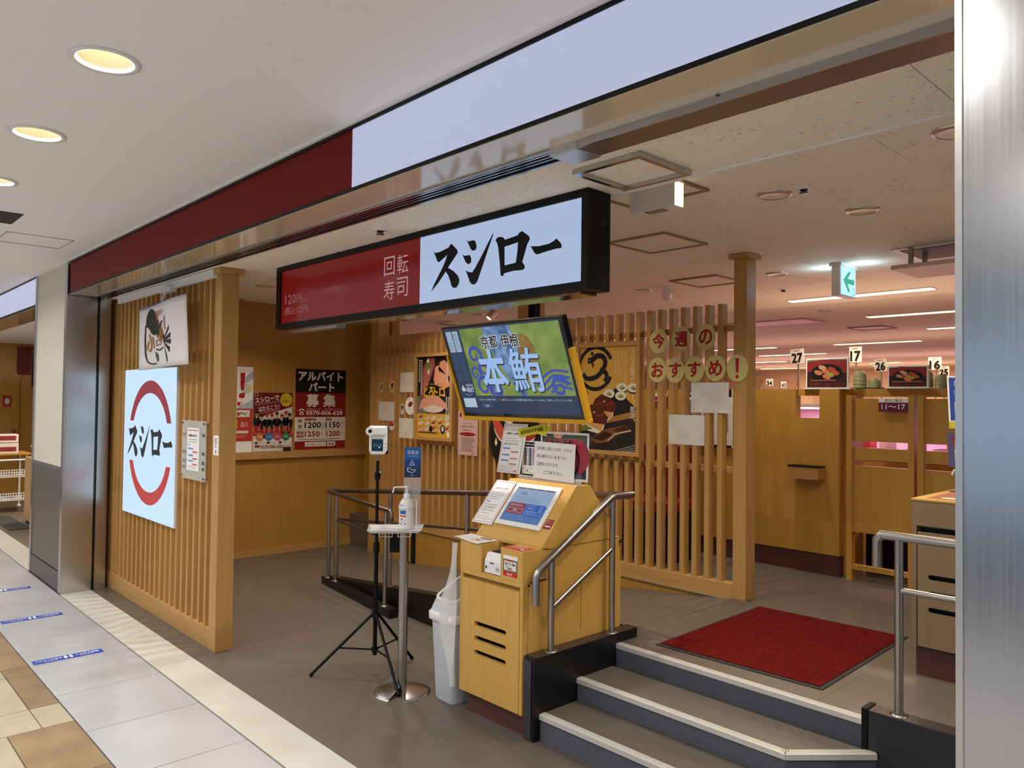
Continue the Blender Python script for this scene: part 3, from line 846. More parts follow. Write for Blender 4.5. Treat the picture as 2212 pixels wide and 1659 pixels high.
# ============================================================ TICKET KIOSK
def holed_panel(name, parent, m, x0, x1, z0, z1, holes, yf, th):
    """front panel facing -y with real slots cut through it"""
    mb = MB()
    outer = [(x0, z0), (x1, z0), (x1, z1), (x0, z1)]
    loops = [[Vector((p[0], p[1], 0)) for p in l] for l in [outer] + holes]
    pts = [p for l in loops for p in l]
    tri = [tuple(t) for t in tessellate_polygon(loops)]
    mb.add([(p.x, yf, p.y) for p in pts], tri)
    mb.add([(p.x, yf + th, p.y) for p in pts], tri)
    for l in [outer] + holes:
        n_ = len(l)
        mb.add([(p[0], yf, p[1]) for p in l] + [(p[0], yf + th, p[1]) for p in l], [(i, (i + 1) % n_, n_ + (i + 1) % n_, n_ + i) for i in range(n_)])
    return mb.build(name, m, parent)
def slot(xc, zc, w, h):
    r = h / 2
    return [(xc + w / 2 - r + r * math.cos(t), zc + r * math.sin(t)) for t in [-math.pi / 2 + i * math.pi / 6 for i in range(7)]] + \
           [(xc - w / 2 + r + r * math.cos(t), zc + r * math.sin(t)) for t in [math.pi / 2 + i * math.pi / 6 for i in range(7)]]

kx0, kx1 = -3.10, -2.63
kk = thing('ticket_kiosk', 'yellow-brown wooden ticket kiosk with slanted touch screen and three slots', 'kiosk', (-2.865, 2.9, 0))
MB().box(kx0 + .03, kx1 - .008, 2.582, 3.27, 0, .104).build('kickboard', m_kick, kk)
cb = MB().box(kx0, kx1, 2.585, 3.29, .104, .722).box(kx0, kx0 + .024, 2.5515, 2.59, .104, .708).box(kx1 - .02, kx1, 2.5515, 2.59, .104, .708)
cb.build('cabinet', m_kiosk, kk, bevel=.0015)
MB().box(kx0 + .02, kx1 - .015, 2.583, 2.5855, .12, .60).build('dark_inside', m_black, kk)  # black sheet stands in for the shade inside the slots
MB().box(kx0, kx1, 2.552, 2.60, .708, .735).build('shelf_edge', m_kiosk, kk, bevel=.0015)
dr = holed_panel('door', kk, m_kiosk, kx0 + .026, kx1 - .022, .107, .687, [slot(-2.861, z, .238, .025) for z in (.470, .398, .326)], 2.550, .020)
MB().box(kx0, -2.932, 2.55, 2.72, .732, .874).build('left_box', m_kiosk, kk, bevel=.0015)
MB().box(-2.788, kx1, 2.55, 2.72, .732, .882).build('right_box', m_kiosk, kk, bevel=.0015)
MB().box(kx0 + .002, kx1 - .002, 2.72, 3.285, .72, .874).build('upper_back', m_kiosk, kk)
MB().prism([(2.678, .874), (2.68, .889), (2.925, 1.172), (3.035, 1.166), (3.2, .968), (3.205, .874)], 0, kx0 - .028, kx1).build('sloped_head', m_kiosk, kk, bevel=.002)
for p in ((2.966, .43, .72), ):
    MB().box(kx1 - .001, kx1 + .0006, p[0], p[0] + .003, p[1], p[2]).build('panel_joint', mat('joint_dark', '#7a5a28'), kk)
MB().box(kx1 - .001, kx1 + .0006, 2.70, 3.28, .873, .8755).build('panel_joint', mat('joint_dark', '#7a5a28'), kk)
pn = MB().prism([(2.556, .738), (2.556, .80), (2.575, .838), (2.70, .842), (2.70, .738)], 0, -2.915, -2.795).build('receipt_printer', m_white, kk, bevel=.004)
pa = Art((-2.915, 2.556, .738), (1, 0, 0), (0, 0, 1))
pa.rect(.044, .05, .028, .006, '#20242a', 1); pa.rect(.010, .022, .010, .013, '#20242a', 1); pa.frame(.088, .018, .022, .02, .002, '#9a9a98', 1); pa.rect(.093, .024, .004, .008, '#333333', 1); pa.rect(.101, .024, .004, .008, '#333333', 1)
pa.build('printer_marks', pn)
MB().box(-2.90, -2.81, 2.59, 2.66, .8405, .8425).build('paper_slot', m_black, pn)
# tablet on the slope
SL = Vector((0, .245, .285)) / .376
SN = Vector((0, -.285, .245)) / .376
def sp(x, s_, d=0.0): return Vector((x, 2.68, .889)) + SL * s_ + SN * d
tb = thing('tablet_screen', 'white framed touch tablet glowing blue on the kiosk slope', 'tablet', sp(-2.87, .08))
MB().obox(sp(-3.037, .08), (.336, 0, 0), SL * .266, SN * .011).build('bezel', m_white, tb, bevel=.004)
ta = Art(sp(-3.010, .106, .011), (1, 0, 0), SL)
g1, g2 = glow('#a9c3e4', .62), glow('#5f87c4', .62)
ta.rect(0, 0, .285, .213, g1, 0); ta.rect(0, 0, .285, .11, g2, 1)
for i in range(4): ta.rect(.012 + i * .068, .203, .058, .006, glow('#9a4a5a', .5), 2)
ta.text('804', .05, .165, .022, glow('#6a7fa8', .5), 2)
ta.lines(.02, .148, .2, 3, .012, .002, glow('#7d93bd', .5), 2)
ta.rect(.012, .045, .125, .07, glow('#a5505c', .55), 2); ta.rect(.145, .04, .13, .075, glow('#3f74cf', .6), 2)
ta.text('店頭で受付の方', .022, .093, .012, glow('#f0dfe2', .6), 3); ta.frame(.02, .055, .108, .026, .0015, glow('#f0dfe2', .6), 3); ta.text('番号', .06, .061, .014, glow('#f0dfe2', .6), 3)
ta.text('スマホで', .155, .099, .011, glow('#dce8ff', .6), 3); ta.text('予約の方', .155, .082, .012, glow('#dce8ff', .6), 3); ta.frame(.152, .052, .115, .02, .0015, glow('#dce8ff', .6), 3); ta.text('チェックイン', .165, .057, .010, glow('#dce8ff', .6), 4)
ta.frame(.245, .078, .014, .028, .002, glow('#dce8ff', .6), 3)
ta.lines(.02, .03, .2, 2, .014, .003, glow('#86a5d8', .5), 2)
ta.build('screen_picture', tb)
MB().lathe([(.004, 0), (0, .001)], sp(-2.745, .088, .0115), 12).build('power_light', glow('#7fb4ff', 2), tb)

def sheet(name, label, cat, o, ux, uy, w, h, m=None, th=.0015, group=None):
    o, ux, uy = Vector(o), Vector(ux).normalized(), Vector(uy).normalized()
    n_ = ux.cross(uy)
    e = thing(name, label, cat, o + ux * w / 2, group)
    MB().obox(o, ux * w, uy * h, -n_ * th).build('sheet', m or m_whitep, e)
    return e, Art(o, ux, uy)
XX, ZZ, YY = (1, 0, 0), (0, 0, 1), (0, 1, 0)

# small stickers and notes on the kiosk
e, a = sheet('campaign_sticker', 'white and red campaign sticker on the kiosk front beside the receipt printer', 'sticker', (-2.766, 2.5485, .752), XX, ZZ, .10, .098)
a.rect(0, 0, .1, .02, '#c8281e', 1); a.rect(0, .02, .1, .06, '#6d6a62', 1); a.rect(.008, .028, .084, .045, '#e9e5dc', 2); a.rect(.02, .072, .06, .008, '#b02a20', 3)
a.text('Go To Eat', .014, .053, .014, '#1c1c1c', 3, w=.072, bold=.03); a.text('キャンペーン', .018, .045, .006, '#1c1c1c', 3); a.text('Tokyo', .026, .029, .014, '#1c1c1c', 3, bold=.03); a.text('使えます', .028, .005, .009, '#ffffff', 3, bold=.03)
a.build('print', e)
e, a = sheet('arrow_sticker', 'small dark red sticker with white arrows right of the tablet', 'sticker', sp(-2.693, .101, .001), XX, SL, .048, .057, flat('#8e1c1c'))
a.text('受付はこちら', .004, .043, .008, '#ffffff', 1, w=.04); a.text('からどうぞ', .006, .030, .008, '#ffffff', 1, w=.034)
for i in range(3): a.poly([(.006 + i * .013, .015), (.017 + i * .013, .008), (.017 + i * .013, .022)], '#ffffff', 1)
a.build('print', e)
e, a = sheet('notice_sheet', 'white notice with pink border lying on the left of the kiosk slope', 'notice', sp(-3.21, .065, .006), XX, SL, .16, .285)
a.frame(.008, .008, .144, .269, .003, '#d98a94', 1); a.text('お客様へのお願い', .03, .225, .012, '#444444', 1); a.lines(.02, .20, .11, 4, .014, .002, '#888888'); a.rect(.02, .138, .03, .006, '#5f83c0', 1)
a.lines(.02, .12, .11, 4, .013, .0025, '#777777'); a.rect(.06, .104, .03, .004, '#d06a6a', 2); a.text('ご了承ください', .03, .06, .009, '#333333', 1); a.lines(.02, .045, .12, 3, .01, .0015, '#999999'); a.arc(.125, .245, .011, .002, 0, 6.28, '#aa7777', 1)
a.build('print', e)
e = thing('paper_slip', 'curled white paper slip lying on the left box of the kiosk', 'paper', (-3.04, 2.6, .876))
pts = [(-3.165 + .22 * i / 8, .879 + .012 * (1 - i / 8) ** 2 * math.sin(i * .5 + .5)) for i in range(9)]
mbp = MB(); mbp.add([(x, 2.535 + (.02 * (1 - i / 8)), z) for i, (x, z) in enumerate(pts)] + [(x, 2.675, z) for x, z in pts], [(i, i + 1, 10 + i, 9 + i) for i in range(8)]); ps = mbp.build('slip', m_whitep, e)
ps.modifiers.new('thickness', 'SOLIDIFY').thickness = .001
a = Art((-3.05, 2.55, .8795), XX, YY, step=.001); a.rect(.0, .09, .09, .012, '#333333', 3); a.stroke([(.0, .02), (.06, .07)], .006, '#c23a3a', 3); a.stroke([(.0, .065), (.07, .03)], .005, '#c23a3a', 3); a.build('print', e)
e, a = sheet('red_card', 'small red card lying on the right box of the kiosk', 'card', (-2.775, 2.555, .8835), XX, YY, .135, .088, flat('#c4452f'))
a.lines(.015, .07, .10, 3, .018, .006, '#f2d8cc'); a.ell(.115, .02, .012, .009, '#f4f0ea', 1); a.build('print', e)

# holder rail on top of the kiosk with its notices
hl = thing('notice_holder', 'clear acrylic holder strip on top of the kiosk', 'holder', (-2.88, 2.98, 1.166))
MB().box(-3.106, -2.648, 2.965, 2.985, 1.166, 1.190).build('strip', mat('frosted_acrylic', '#cfd2d2', rough=.25, alpha=.85), hl, bevel=.002)
MB().box(-3.106, -2.648, 2.95, 3.0, 1.164, 1.168).build('foot', m_alu, hl)
def tilt(dx, h): return Vector((dx, .02, h)).normalized()
e, a = sheet('picture_sheet', 'dark photo sheet with red brush lettering behind the handwritten note', 'sheet', (-2.942, 2.972, 1.190), XX, (0, .03, 1), .347, .25)
a.rect(.012, .012, .323, .226, '#2f3030', 1); a.poly([(.012, .238), (.335, .238), (.335, .19), (.25, .215), (.14, .185), (.05, .21), (.012, .17)], '#4a5a50', 2); a.poly([(.1, .238), (.17, .238), (.15, .215), (.1, .222)], '#d8a890', 3)
a.ell(.28, .125, .075, .085, '#a23548', 2); a.arc(.20, .10, .085, .012, -1.2, 1.2, '#141414', 3)
a.text('生で食す現実', .045, .185, .034, '#c4485e', 4, w=.27, bold=.02); a.text('今だけ', .26, .075, .016, '#a83a50', 4); a.text('十', .285, .03, .03, '#b83a55', 4, bold=.03); a.ell(.27, .025, .04, .014, '#5a6472', 3)
a.build('print', e)
e, a = sheet('seat_guide_sheet', 'small guide sheet with green, blue and red seat rows on the kiosk', 'sheet', (-3.072, 2.962, 1.193), XX, (0, .02, 1), .125, .19)
a.rect(0, .158, .118, .027, '#161616', 1); a.text('座席番号のご案内', .008, .166, .011, '#ffffff', 2, w=.10)
for x, c in ((.012, '#3f5a48'), (.050, '#4a6498'), (.084, '#a83038')):
    a.rect(x + .011, .055, .006, .1, '#4a3028', 2)
    for i in range(10): a.rect(x, .058 + i * .0095, .028, .006, c, 1)
a.rect(.0, .0, .118, .008, '#161616', 1); a.frame(.005, .012, .02, .028, .0012, '#333333', 1); a.rect(.04, .02, .006, .014, '#222222', 1); a.frame(.06, .014, .05, .028, .0012, '#b04040', 1); a.rect(.1, .018, .006, .012, '#222222', 1)
a.build('print', e)
e, a = sheet('handwritten_note', 'white handwritten note taped in the middle above the kiosk', 'note', (-2.972, 2.952, 1.186), (1, 0, -.02), (.03, .02, 1), .30, .20)
for i, t in enumerate(('店内蒸し特上うなぎ、ですが', '実山椒がないままでの', 'ご提供となります。')):
    a.text(t, .022, .155 - i * .042, .019, '#4a4a50', 1, w=(.255, .215, .165)[i])
a.text('ご了承下さい。', .075, .028, .019, '#4a4a50', 1, w=.15)
a.build('print', e)
e, a = sheet('notice_sheet', 'white notice with pink border standing left above the kiosk', 'notice', (-3.262, 2.945, 1.196), (1, 0, 0.0), (.20, .02, 1), .19, .285)
a.frame(.008, .008, .165, .269, .003, '#d0808e', 1); a.text('お客様へのお願い', .03, .222, .013, '#3a3a3a', 1, bold=.02); a.lines(.025, .20, .12, 3, .014, .002, '#888888'); a.text('期間 4月25日〜5月11日', .025, .163, .008, '#555555', 1, w=.12)
for i, y in enumerate((.138, .1, .068)):
    a.rect(.022, y, .06, .009, '#6f8fc4', 1); a.rect(.09, y - .018, .06, .007, '#d46a78', 1)
a.lines(.02, .042, .14, 4, .008, .0015, '#999999'); a.rect(.14, .014, .018, .006, '#444444', 1); a.arc(.155, .245, .01, .002, 0, 6.28, '#666666', 1)
a.build('print', e)
e = thing('speech_bubble_card', 'yellow speech bubble card above the handwritten note', 'card', (-2.97, 2.945, 1.40))
bub = [(-3.091, 1.445), (-2.855, 1.486), (-2.841, 1.444), (-2.876, 1.436), (-2.860, 1.414), (-2.935, 1.427), (-3.076, 1.401)]
MB().prism(bub, 1, 2.943, 2.9445).build('card', flat('#d8cf2e'), e)
a = Art((-3.076, 2.943, 1.401), Vector((.236, 0, .042)).normalized(), Vector((-.042, 0, .236)).normalized())
a.text('本日のおすすめ品！！', .016, .012, .021, '#1c1a12', 1, w=.20, bold=.03); a.build('print', e)

# ============================================================ TELEVISION
tvq = Matrix.Rotation(math.radians(20.8), 3, 'X')
TU = Vector((1, 0, 0)); TV = tvq @ Vector((0, 0, 1)); TN = TU.cross(TV)     # face normal
TC = Vector((-2.965, 2.751, 1.762))
def tp(x, y, d=0.0): return TC + TU * x + TV * y + TN * d
tv = thing('television', 'hanging television with yellow foam edge showing a blue tuna advertisement', 'television', tp(0, -.27))
MB().obox(tp(-.465, -.266, -.045), TU * .93, TV * .532, TN * .045).build('casing', m_blackg, tv, bevel=.004)
yl = MB()
yl.obox(tp(-.482, -.288, -.035), TU * .964, TV * .024, TN * .043); yl.obox(tp(-.482, -.264, -.035), TU * .017, TV * .37, TN * .043); yl.obox(tp(.465, -.264, -.035), TU * .017, TV * .37, TN * .043)
yl.build('foam_edge', m_yellow, tv, bevel=.005)
MB().box(-2.90, -2.855, 2.83, 2.875, 1.95, 2.58).build('ceiling_pole', m_black, tv)
MB().obox(tp(-.1, -.1, -.12), TU * .36, TV * .2, TN * .06).build('bracket', m_black, tv)
sw, sh = .894, .50
a = Art(tp(-sw / 2, -sh / 2 + .005, 0), TU, TV, step=.0005)
G = lambda c, s_=.72: glow(c, s_)
a.rect(0, 0, sw, sh, G('#1d3556'), 0)
px, py, pw, ph = .135, .105, sw - .14, sh - .112
a.rect(px, py, pw, ph, glow_mottled('tv_green', '#6b8c40', '#9aae58', .68, 9), 1)
fish = glow_mottled('tv_fish', '#86b0e6', '#4b6f9c', .68, 26)
a.poly(sm([(px + .19, py + ph), (px + .21, py + .28), (px + .27, py + .16), (px + .33, py + .06), (px + .36, py)], 4) + sm([(px + .415, py), (px + .42, py + .08), (px + .41, py + .18), (px + .43, py + .28), (px + .40, py + ph)], 4), fish, 2)
a.poly([(px + .30, py + ph), (px + .375, py + ph), (px + .40, py + .30), (px + .37, py + .20), (px + .345, py + .28)], glow_mottled('tv_fish_dark', '#35557f', '#5f86b8', .68, 30), 3)
a.poly([(px + .31, py + .10), (px + .40, py + .12), (px + .41, py + .0), (px + .37, py)], glow_mottled('tv_fish_tail', '#2c466c', '#6f90b4', .68, 40), 3)
a.ell(px + .47, py + ph * .55, .085, .125, glow_mottled('tv_sun', '#8a6436', '#9c8340', .68, 14), 1.6)
blu = G('#3a50b4', .75)
def swirl(cx, cy, r, w, a0, turns, cw=1):
    pts = []
    for i in range(30):
        t = i / 29; rr_ = r * (1 - .78 * t); an = a0 + cw * turns * 6.283 * t
        pts.append((min(max(cx + rr_ * math.cos(an), w / 2), pw - w / 2) + px, min(max(cy + rr_ * math.sin(an), w / 2), ph - w / 2) + py))
    a.stroke(pts, w, blu, 2.5, w * .5)
for q in ((.075, .235, .062, .026, -1.2, 1.25), (.13, .16, .05, .022, 1.0, 1.2), (.045, .13, .045, .02, -.6, 1.2), (.09, .055, .065, .026, -.5, 1.3), (.19, .04, .06, .022, 2.6, 1.1), (.66, .045, .062, .026, .2, 1.25)): swirl(*q)
for i in range(4):
    a.stroke(sm([(px + .50 + .03 * i, py + .055 - .012 * i), (px + .56 + .025 * i, py + .10 - .02 * i), (px + .64, py + .135 - .026 * i), (px + pw - .012, py + .125 - .03 * i)], 5), .013, blu, 2.6)
kyo = [('京', .155), ('都', .225), ('伊', .315), ('根', .385)]
for ch, x in kyo:
    a.text(ch, px + x, py + .272, .068, G('#dfe9f5'), 4, w=.064, bold=.07); a.text(ch, px + x, py + .272, .068, G('#04060a', .3), 5, w=.064, bold=.022)
for ch, x, w_, bo_ in (('本', .10, .195, .027), ('鮪', .335, .225, .012)):
    a.text(ch, px + x + .004, py + .021, .235, G('#12203c'), 4, w=w_, bold=bo_ + .012); a.text(ch, px + x, py + .026, .235, G('#9cc2f4', .85), 5, w=w_, bold=bo_)
for i in range(2): a.rect(.012 + i * .055, .365, .048, .12, G('#a9c3de'), 1); 
a.arc(.036, .45, .017, .002, 0, 6.28, G('#5f7fa8'), 2); a.frame(.073, .432, .018, .04, .003, G('#3a5a88'), 2); a.frame(.094, .432, .016, .03, .002, G('#5f7fa8'), 2)
for i in range(2): a.lines(.018 + i * .055, .418, .036, 4, .013, .003, G('#4a6a94'), 2)
for r_ in range(3):
    for i in range(2): a.rect(.012 + i * .055, .305 - r_ * .058, .05, .052, G('#25456b'), 1)
a.text('次回呼出', .062, .158, .018, G('#cfdcec'), 2, w=.062); a.text('NEXT', .062, .128, .024, G('#dbe6f4'), 2, w=.064, bold=.03)
a.rect(.022, .132, .03, .022, G('#cfdcec'), 2); a.rect(.03, .155, .012, .012, G('#cfdcec'), 2)
a.stroke([(.045, .118), (.073, .104), (.10, .118)], .008, G('#5f7ea4'), 2)
a.rect(.012, .035, .105, .055, G('#bdd3ea'), 1)
a.frame(.142, .07, .155, .024, .0015, G('#5f7ea4'), 2); a.text('予約済みのお客様の番号', .15, .077, .010, G('#cfdcec'), 2, w=.138)
a.rect(.31, .076, .026, .012, G('#8e2f38'), 2); a.text('番号がレットのお客様', .34, .075, .013, G('#b9c9de'), 2, w=.14); a.poly([(.487, .074), (.487, .09), (.498, .082)], G('#dbe6f4'), 2)
a.text('順番が来ましたらお席にご案内しますので少々お待', .503, .075, .013, G('#b9d0ea'), 2, w=.35)
a.rect(.16, .035, .09, .024, G('#2a4a74'), 1); a.text('264', .19, .039, .015, G('#cfdcec'), 2)
a.build('screen_picture', tv)

# ============================================================ HANGING SIGN
sg = thing('hanging_sign', 'long black box sign, red left half and lit white half with brush lettering', 'sign', (-3.24, 2.28, 2.04))
MB().box(-4.55, -1.938, 2.225, 2.342, 2.038, 2.428).build('box_body', m_black, sg, bevel=.002)
fm = MB()
for q in ((-4.55, -1.938, 2.398, 2.428), (-4.55, -1.938, 2.038, 2.070), (-4.55, -4.494, 2.07, 2.398), (-1.971, -1.938, 2.07, 2.398)):
    fm.box(q[0], q[1], 2.206, 2.226, q[2], q[3])
fm.build('front_frame', m_black, sg)
MB().box(-4.494, -3.031, 2.214, 2.224, 2.07, 2.398).build('red_panel', mat('sign_red', '#5c0d10', rough=.12, spec=.35, emit='#b01218', es=.2), sg)
MB().box(-3.031, -1.971, 2.214, 2.224, 2.07, 2.398).build('white_panel', mat('sign_white', '#30343a', rough=.12, emit='#b4c8ea', es=.8), sg)
a = Art((-4.494, 2.214, 2.07), XX, ZZ)
pk = glow('#d9a9ae', .55)
for ch, x, z in (('回', 1.151, .171), ('転', 1.268, .169), ('寿', 1.151, .045), ('司', 1.268, .052)):
    a.text(ch, x, z, .098, pk, 1, w=.096)
a.build('red_side_lettering', sg)
a = Art((-4.494, 2.214, 2.07), XX, ZZ)
gp = glow('#a86a70', .5)
a.text('120', .055, .117, .057, gp, 1, w=.135, bold=.02); a.text('円', .2, .115, .05, gp, 1, w=.055); a.text('から', .262, .118, .024, gp, 1, w=.07)
a.text('(税込132円)', .052, .043, .055, gp, 1, w=.295, bold=.015)
a.build('price_lettering', sg)
a = Art((-2.937, 2.214, 2.122), XX, ZZ); brush_logo(a, 0, 0, 1, 1, m_black, 1.5); a.build('brush_lettering', sg)
MB().box(-4.45, -2.0, 2.235, 2.335, 2.026, 2.038).build('underside', mat('sign_underside', '#8a6c4c', rough=.12, metal=.7), sg)
MB().box(-4.42, -3.86, 2.24, 2.30, 2.012, 2.03).build('mounting_bar', m_steelx, sg)
MB().tube([(-1.940, 2.29, 2.30), (-1.935, 2.29, 2.30)], .01, 12).build('screw', m_blackg, sg)

# ============================================================ LIT LOGO PANEL, BANNER, PLAQUE ON THE CORRIDOR LATTICE
lg = thing('lit_logo_panel', 'square glowing white panel with red smile arcs and black brush lettering', 'sign', (-6.08, 1.94, .685))
MB().box(-6.655, -5.513, 1.946, 1.961, .685, 1.818).build('light_box', mat('panel_edge', '#dfe3e6', rough=.4), lg)
MB().box(-6.650, -5.518, 1.942, 1.946, .690, 1.813).build('lit_face', mat('panel_lit', '#303438', rough=.3, emit='#c6e2f8', es=1.0), lg)
a = Art((-6.045, 1.942, 1.26), XX, ZZ)
def smile(sgn, m):
    o_, i_ = [], []
    for k in range(29):
        t = math.radians(20 + 140 * k / 28)
        o_.append((.455 * math.cos(t) / math.cos(math.radians(20)), sgn * (.155 + .312 * (math.sin(t) - math.sin(math.radians(20))) / (1 - math.sin(math.radians(20))))))
        i_.append((.366 * math.cos(t) / math.cos(math.radians(20)), sgn * (.155 + .217 * (math.sin(t) - math.sin(math.radians(20))) / (1 - math.sin(math.radians(20))))))
    a.poly(o_ + i_[::-1], m, 1)
smile(1, glow('#a83a44', .7)); smile(-1, glow('#c8403f', .8))
brush_logo(a, -.508, -.122, 1.16, 1.16, mat('logo_black', '#15171a', rough=.4, emit='#2a2f34', es=.5), 1.5)
a.build('logo_print', lg)

bn = thing('hanging_banner', 'white cloth banner with a painted blowfish hanging above the logo panel', 'banner', (-5.56, 1.87, 1.80))
NU, NV = 16, 10
def bpnt(u, v, d=0.0):                       # u 0..1 left-right, v 0..1 bottom-top
    tl, tr_2, br_2, bl = Vector((-6.13, 2.255)), Vector((-5.14, 2.285)), Vector((-4.995, 1.815)), Vector((-6.075, 1.80))
    p = bl.lerp(br_2, u).lerp(tl.lerp(tr_2, u), v)
    y = 1.868 + .03 * math.sin(u * 5.2 + .6) * (1 - .5 * v) - .02 * (1 - v) - d
    return (p.x, y, p.y)
mb = MB(); mb.keep = True
mb.add([bpnt(i / NU, j / NV) for j in range(NV + 1) for i in range(NU + 1)], [(j * (NU + 1) + i, j * (NU + 1) + i + 1, (j + 1) * (NU + 1) + i + 1, (j + 1) * (NU + 1) + i) for j in range(NV) for i in range(NU)], 0, True)
cl = mb.build('cloth', mat('white_cloth', '#dcd6d4', rough=.85), bn)
cl.modifiers.new('thickness', 'SOLIDIFY').thickness = .0015
MB().tube([bpnt(0, 1, -.003), bpnt(.33, 1.005, -.003), bpnt(.66, 1.005, -.003), bpnt(1, 1, -.003)], .006).build('top_rod', mat('violet_rod', '#7a70a8', rough=.5), bn)
MB().tube([bpnt(.5, 1), (-5.65, 1.875, 2.36)], .002, 6).build('string', m_white, bn)
class ClothArt(Art):
    def __init__(s): Art.__init__(s, (0, 0, 0), XX, ZZ)
    def P(s, x, y, L): return Vector(bpnt(min(.98, .02 + x * 1.14), y, .0025 + .0006 * L))
a = ClothArt()
ik, oc, rd = flat('#22201f'), flat('#b07c3c'), flat('#9a4a38')
a.poly(sm([(.10, .70), (.12, .86), (.19, .96), (.27, .92), (.33, .80), (.40, .66), (.47, .53), (.52, .44)], 5) + sm([(.47, .42), (.40, .48), (.30, .52), (.22, .55), (.17, .63), (.11, .70)], 5), ik, 1)
a.stroke(sm([(.10, .72), (.085, .50), (.09, .25), (.13, .12), (.22, .08), (.30, .08)]), .022, ik, 1)
a.stroke([(.30, .30), (.40, .27), (.48, .30)], .02, ik, 1)
for i, (x1, y1) in enumerate(((.60, .62), (.63, .50), (.64, .40), (.62, .28), (.58, .12))):
    a.poly([(.49, .42 - i * .012), (x1, y1), (x1 - .005, y1 - .075), (.495, .40 - i * .012)], ik, 2)
a.poly([(.28, .27), (.35, .22), (.37, .12), (.33, .10), (.29, .18)], flat('#55504e'), 2)
for i in range(4): a.stroke([(.37 + i * .012, .60), (.43 + i * .012, .72)], .008, ik, 2)
a.text('ふ', .10, .28, .46, oc, 3, w=.16, bold=.014); a.text('ぐ', .24, .46, .34, oc, 3, w=.15, bold=.014); a.text('刺', .37, .40, .22, oc, 3, w=.10, bold=.01)
a.text('開催中!', .27, .80, .10, rd, 3, w=.20); a.stroke([(.50, .78), (.515, .62), (.53, .56)], .014, rd, 3)
a.frame(.30, .35, .14, .09, .012, rd, 3); a.text('コース', .315, .372, .045, rd, 4, w=.11)
a.build('painting', cl)

pq = thing('clear_notice_plaque', 'clear acrylic plaque with paper notice screwed to the corridor lattice', 'plaque', (-5.16, 1.95, 1.055))
MB().box(-5.372, -4.958, 1.938, 1.944, 1.055, 1.448).build('acrylic_plate', mat('plaque_acrylic', '#dcd8d0', rough=.08, alpha=.55), pq)
for x in (-5.355, -4.975):
    for z in (1.075, 1.43):
        MB().tube([(x, 1.962, z), (x, 1.928, z)], .008, 12).build('screw', m_pipe, pq)
a = Art((-5.372, 1.938, 1.055), XX, ZZ)
a.rect(.10, .06, .21, .285, m_whitep, 1); a.rect(.115, .325, .18, .006, '#b86a6a', 2); a.text('営業時間のお知らせ', .125, .285, .016, '#333333', 2, w=.15, bold=.02)
a.lines(.125, .265, .15, 2, .016, .004, '#888888', 2); a.text('期間', .13, .225, .012, '#333333', 2)
for i, y in enumerate((.20, .155, .118)): a.rect(.125, y, .085, .011, '#6f93cc', 2); a.rect(.20, y - .02, .08, .009, '#cc5a54', 2)
a.lines(.12, .09, .16, 3, .009, .002, '#999999', 2)
for i, y in enumerate((.29, .17, .11, .07)): a.rect(.36, y, .04, .02, '#55504a', 1); a.rect(.02, y, .05, .018, '#8a857c', 1)
a.build('print', pq)
e, a = sheet('no_smoking_sticker', 'small white no-smoking sticker on the corner of the front wooden post', 'sticker', (-4.868, 1.9535, 1.237), XX, ZZ, .08, .125)
a.arc(.04, .088, .018, .005, 0, 6.28, '#b03030', 1); a.stroke([(.028, .1), (.052, .076)], .004, '#b03030', 1); a.text('禁煙', .024, .048, .012, '#555555', 1); a.rect(.034, .012, .012, .02, '#555555', 1); a.build('print', e)

# ============================================================ POSTERS ON THE LEFT WALL
e, a = sheet('recruit_poster', 'large black, red and white recruitment poster on the left wood wall', 'poster', (-7.4475, 3.845, 1.066), YY, ZZ, .605, .856)
Wp, Hp = .605, .856
def pf(fx, fy): return fx * Wp, Hp * (1 - fy)
wt, dk, rdx = '#efe8dc', '#141212', '#8e1a16'
a.rect(0, 0, Wp, Hp, rdx, 0); a.rect(0, pf(0, .295)[1], Wp, Hp * .295, '#120f0e', 1); a.rect(0, pf(0, .90)[1], Wp, Hp * .30, '#e2d9cb', 1)
def bx(t, fx0, fy0, fx1, fy1, m, L=2, bold=.0): a.text(t, fx0 * Wp, Hp * (1 - fy1), Hp * (fy1 - fy0), m, L, w=(fx1 - fx0) * Wp, bold=bold)
bx('アルバイト', .06, .03, .93, .14, wt, bold=.05); bx('パート', .26, .17, .76, .275, wt, bold=.05)
bx('募', .22, .315, .45, .47, wt, bold=.035); bx('集', .55, .315, .785, .47, wt, bold=.035)
bx('応募受付センター　受付時間10:00〜19:00', .215, .492, .935, .512, '#d8a8a0', bold=.02); bx('0570-006-628', .215, .522, .935, .572, wt, bold=.04)
a.arc(.125 * Wp, Hp * (1 - .545), .036, .012, .5, 2.64, wt, 2); a.poly([(.085 * Wp, Hp * (1 - .57)), (.165 * Wp, Hp * (1 - .57)), (.15 * Wp, Hp * (1 - .53)), (.10 * Wp, Hp * (1 - .53))], wt, 2); a.ell(.125 * Wp, Hp * (1 - .553), .01, .01, rdx, 3)
bx('時', .065, .625, .135, .672, dk, bold=.02); bx('給', .065, .69, .135, .74, dk, bold=.02)
a.rect(.19 * Wp, Hp * (1 - .645), .22 * Wp, .025, rdx, 2); bx('一般・大学生', .205, .623, .395, .64, wt, 3); a.rect(.60 * Wp, Hp * (1 - .645), .12 * Wp, .025, rdx, 2); bx('高校生', .615, .623, .705, .64, wt, 3)
bx('1200', .19, .665, .505, .735, dk, bold=.045); bx('円', .525, .675, .575, .705, dk); bx('より', .52, .715, .58, .735, '#555555')
bx('1150', .60, .665, .885, .735, dk, bold=.045); bx('円', .905, .675, .955, .705, dk); bx('より', .90, .715, .96, .735, '#555555')
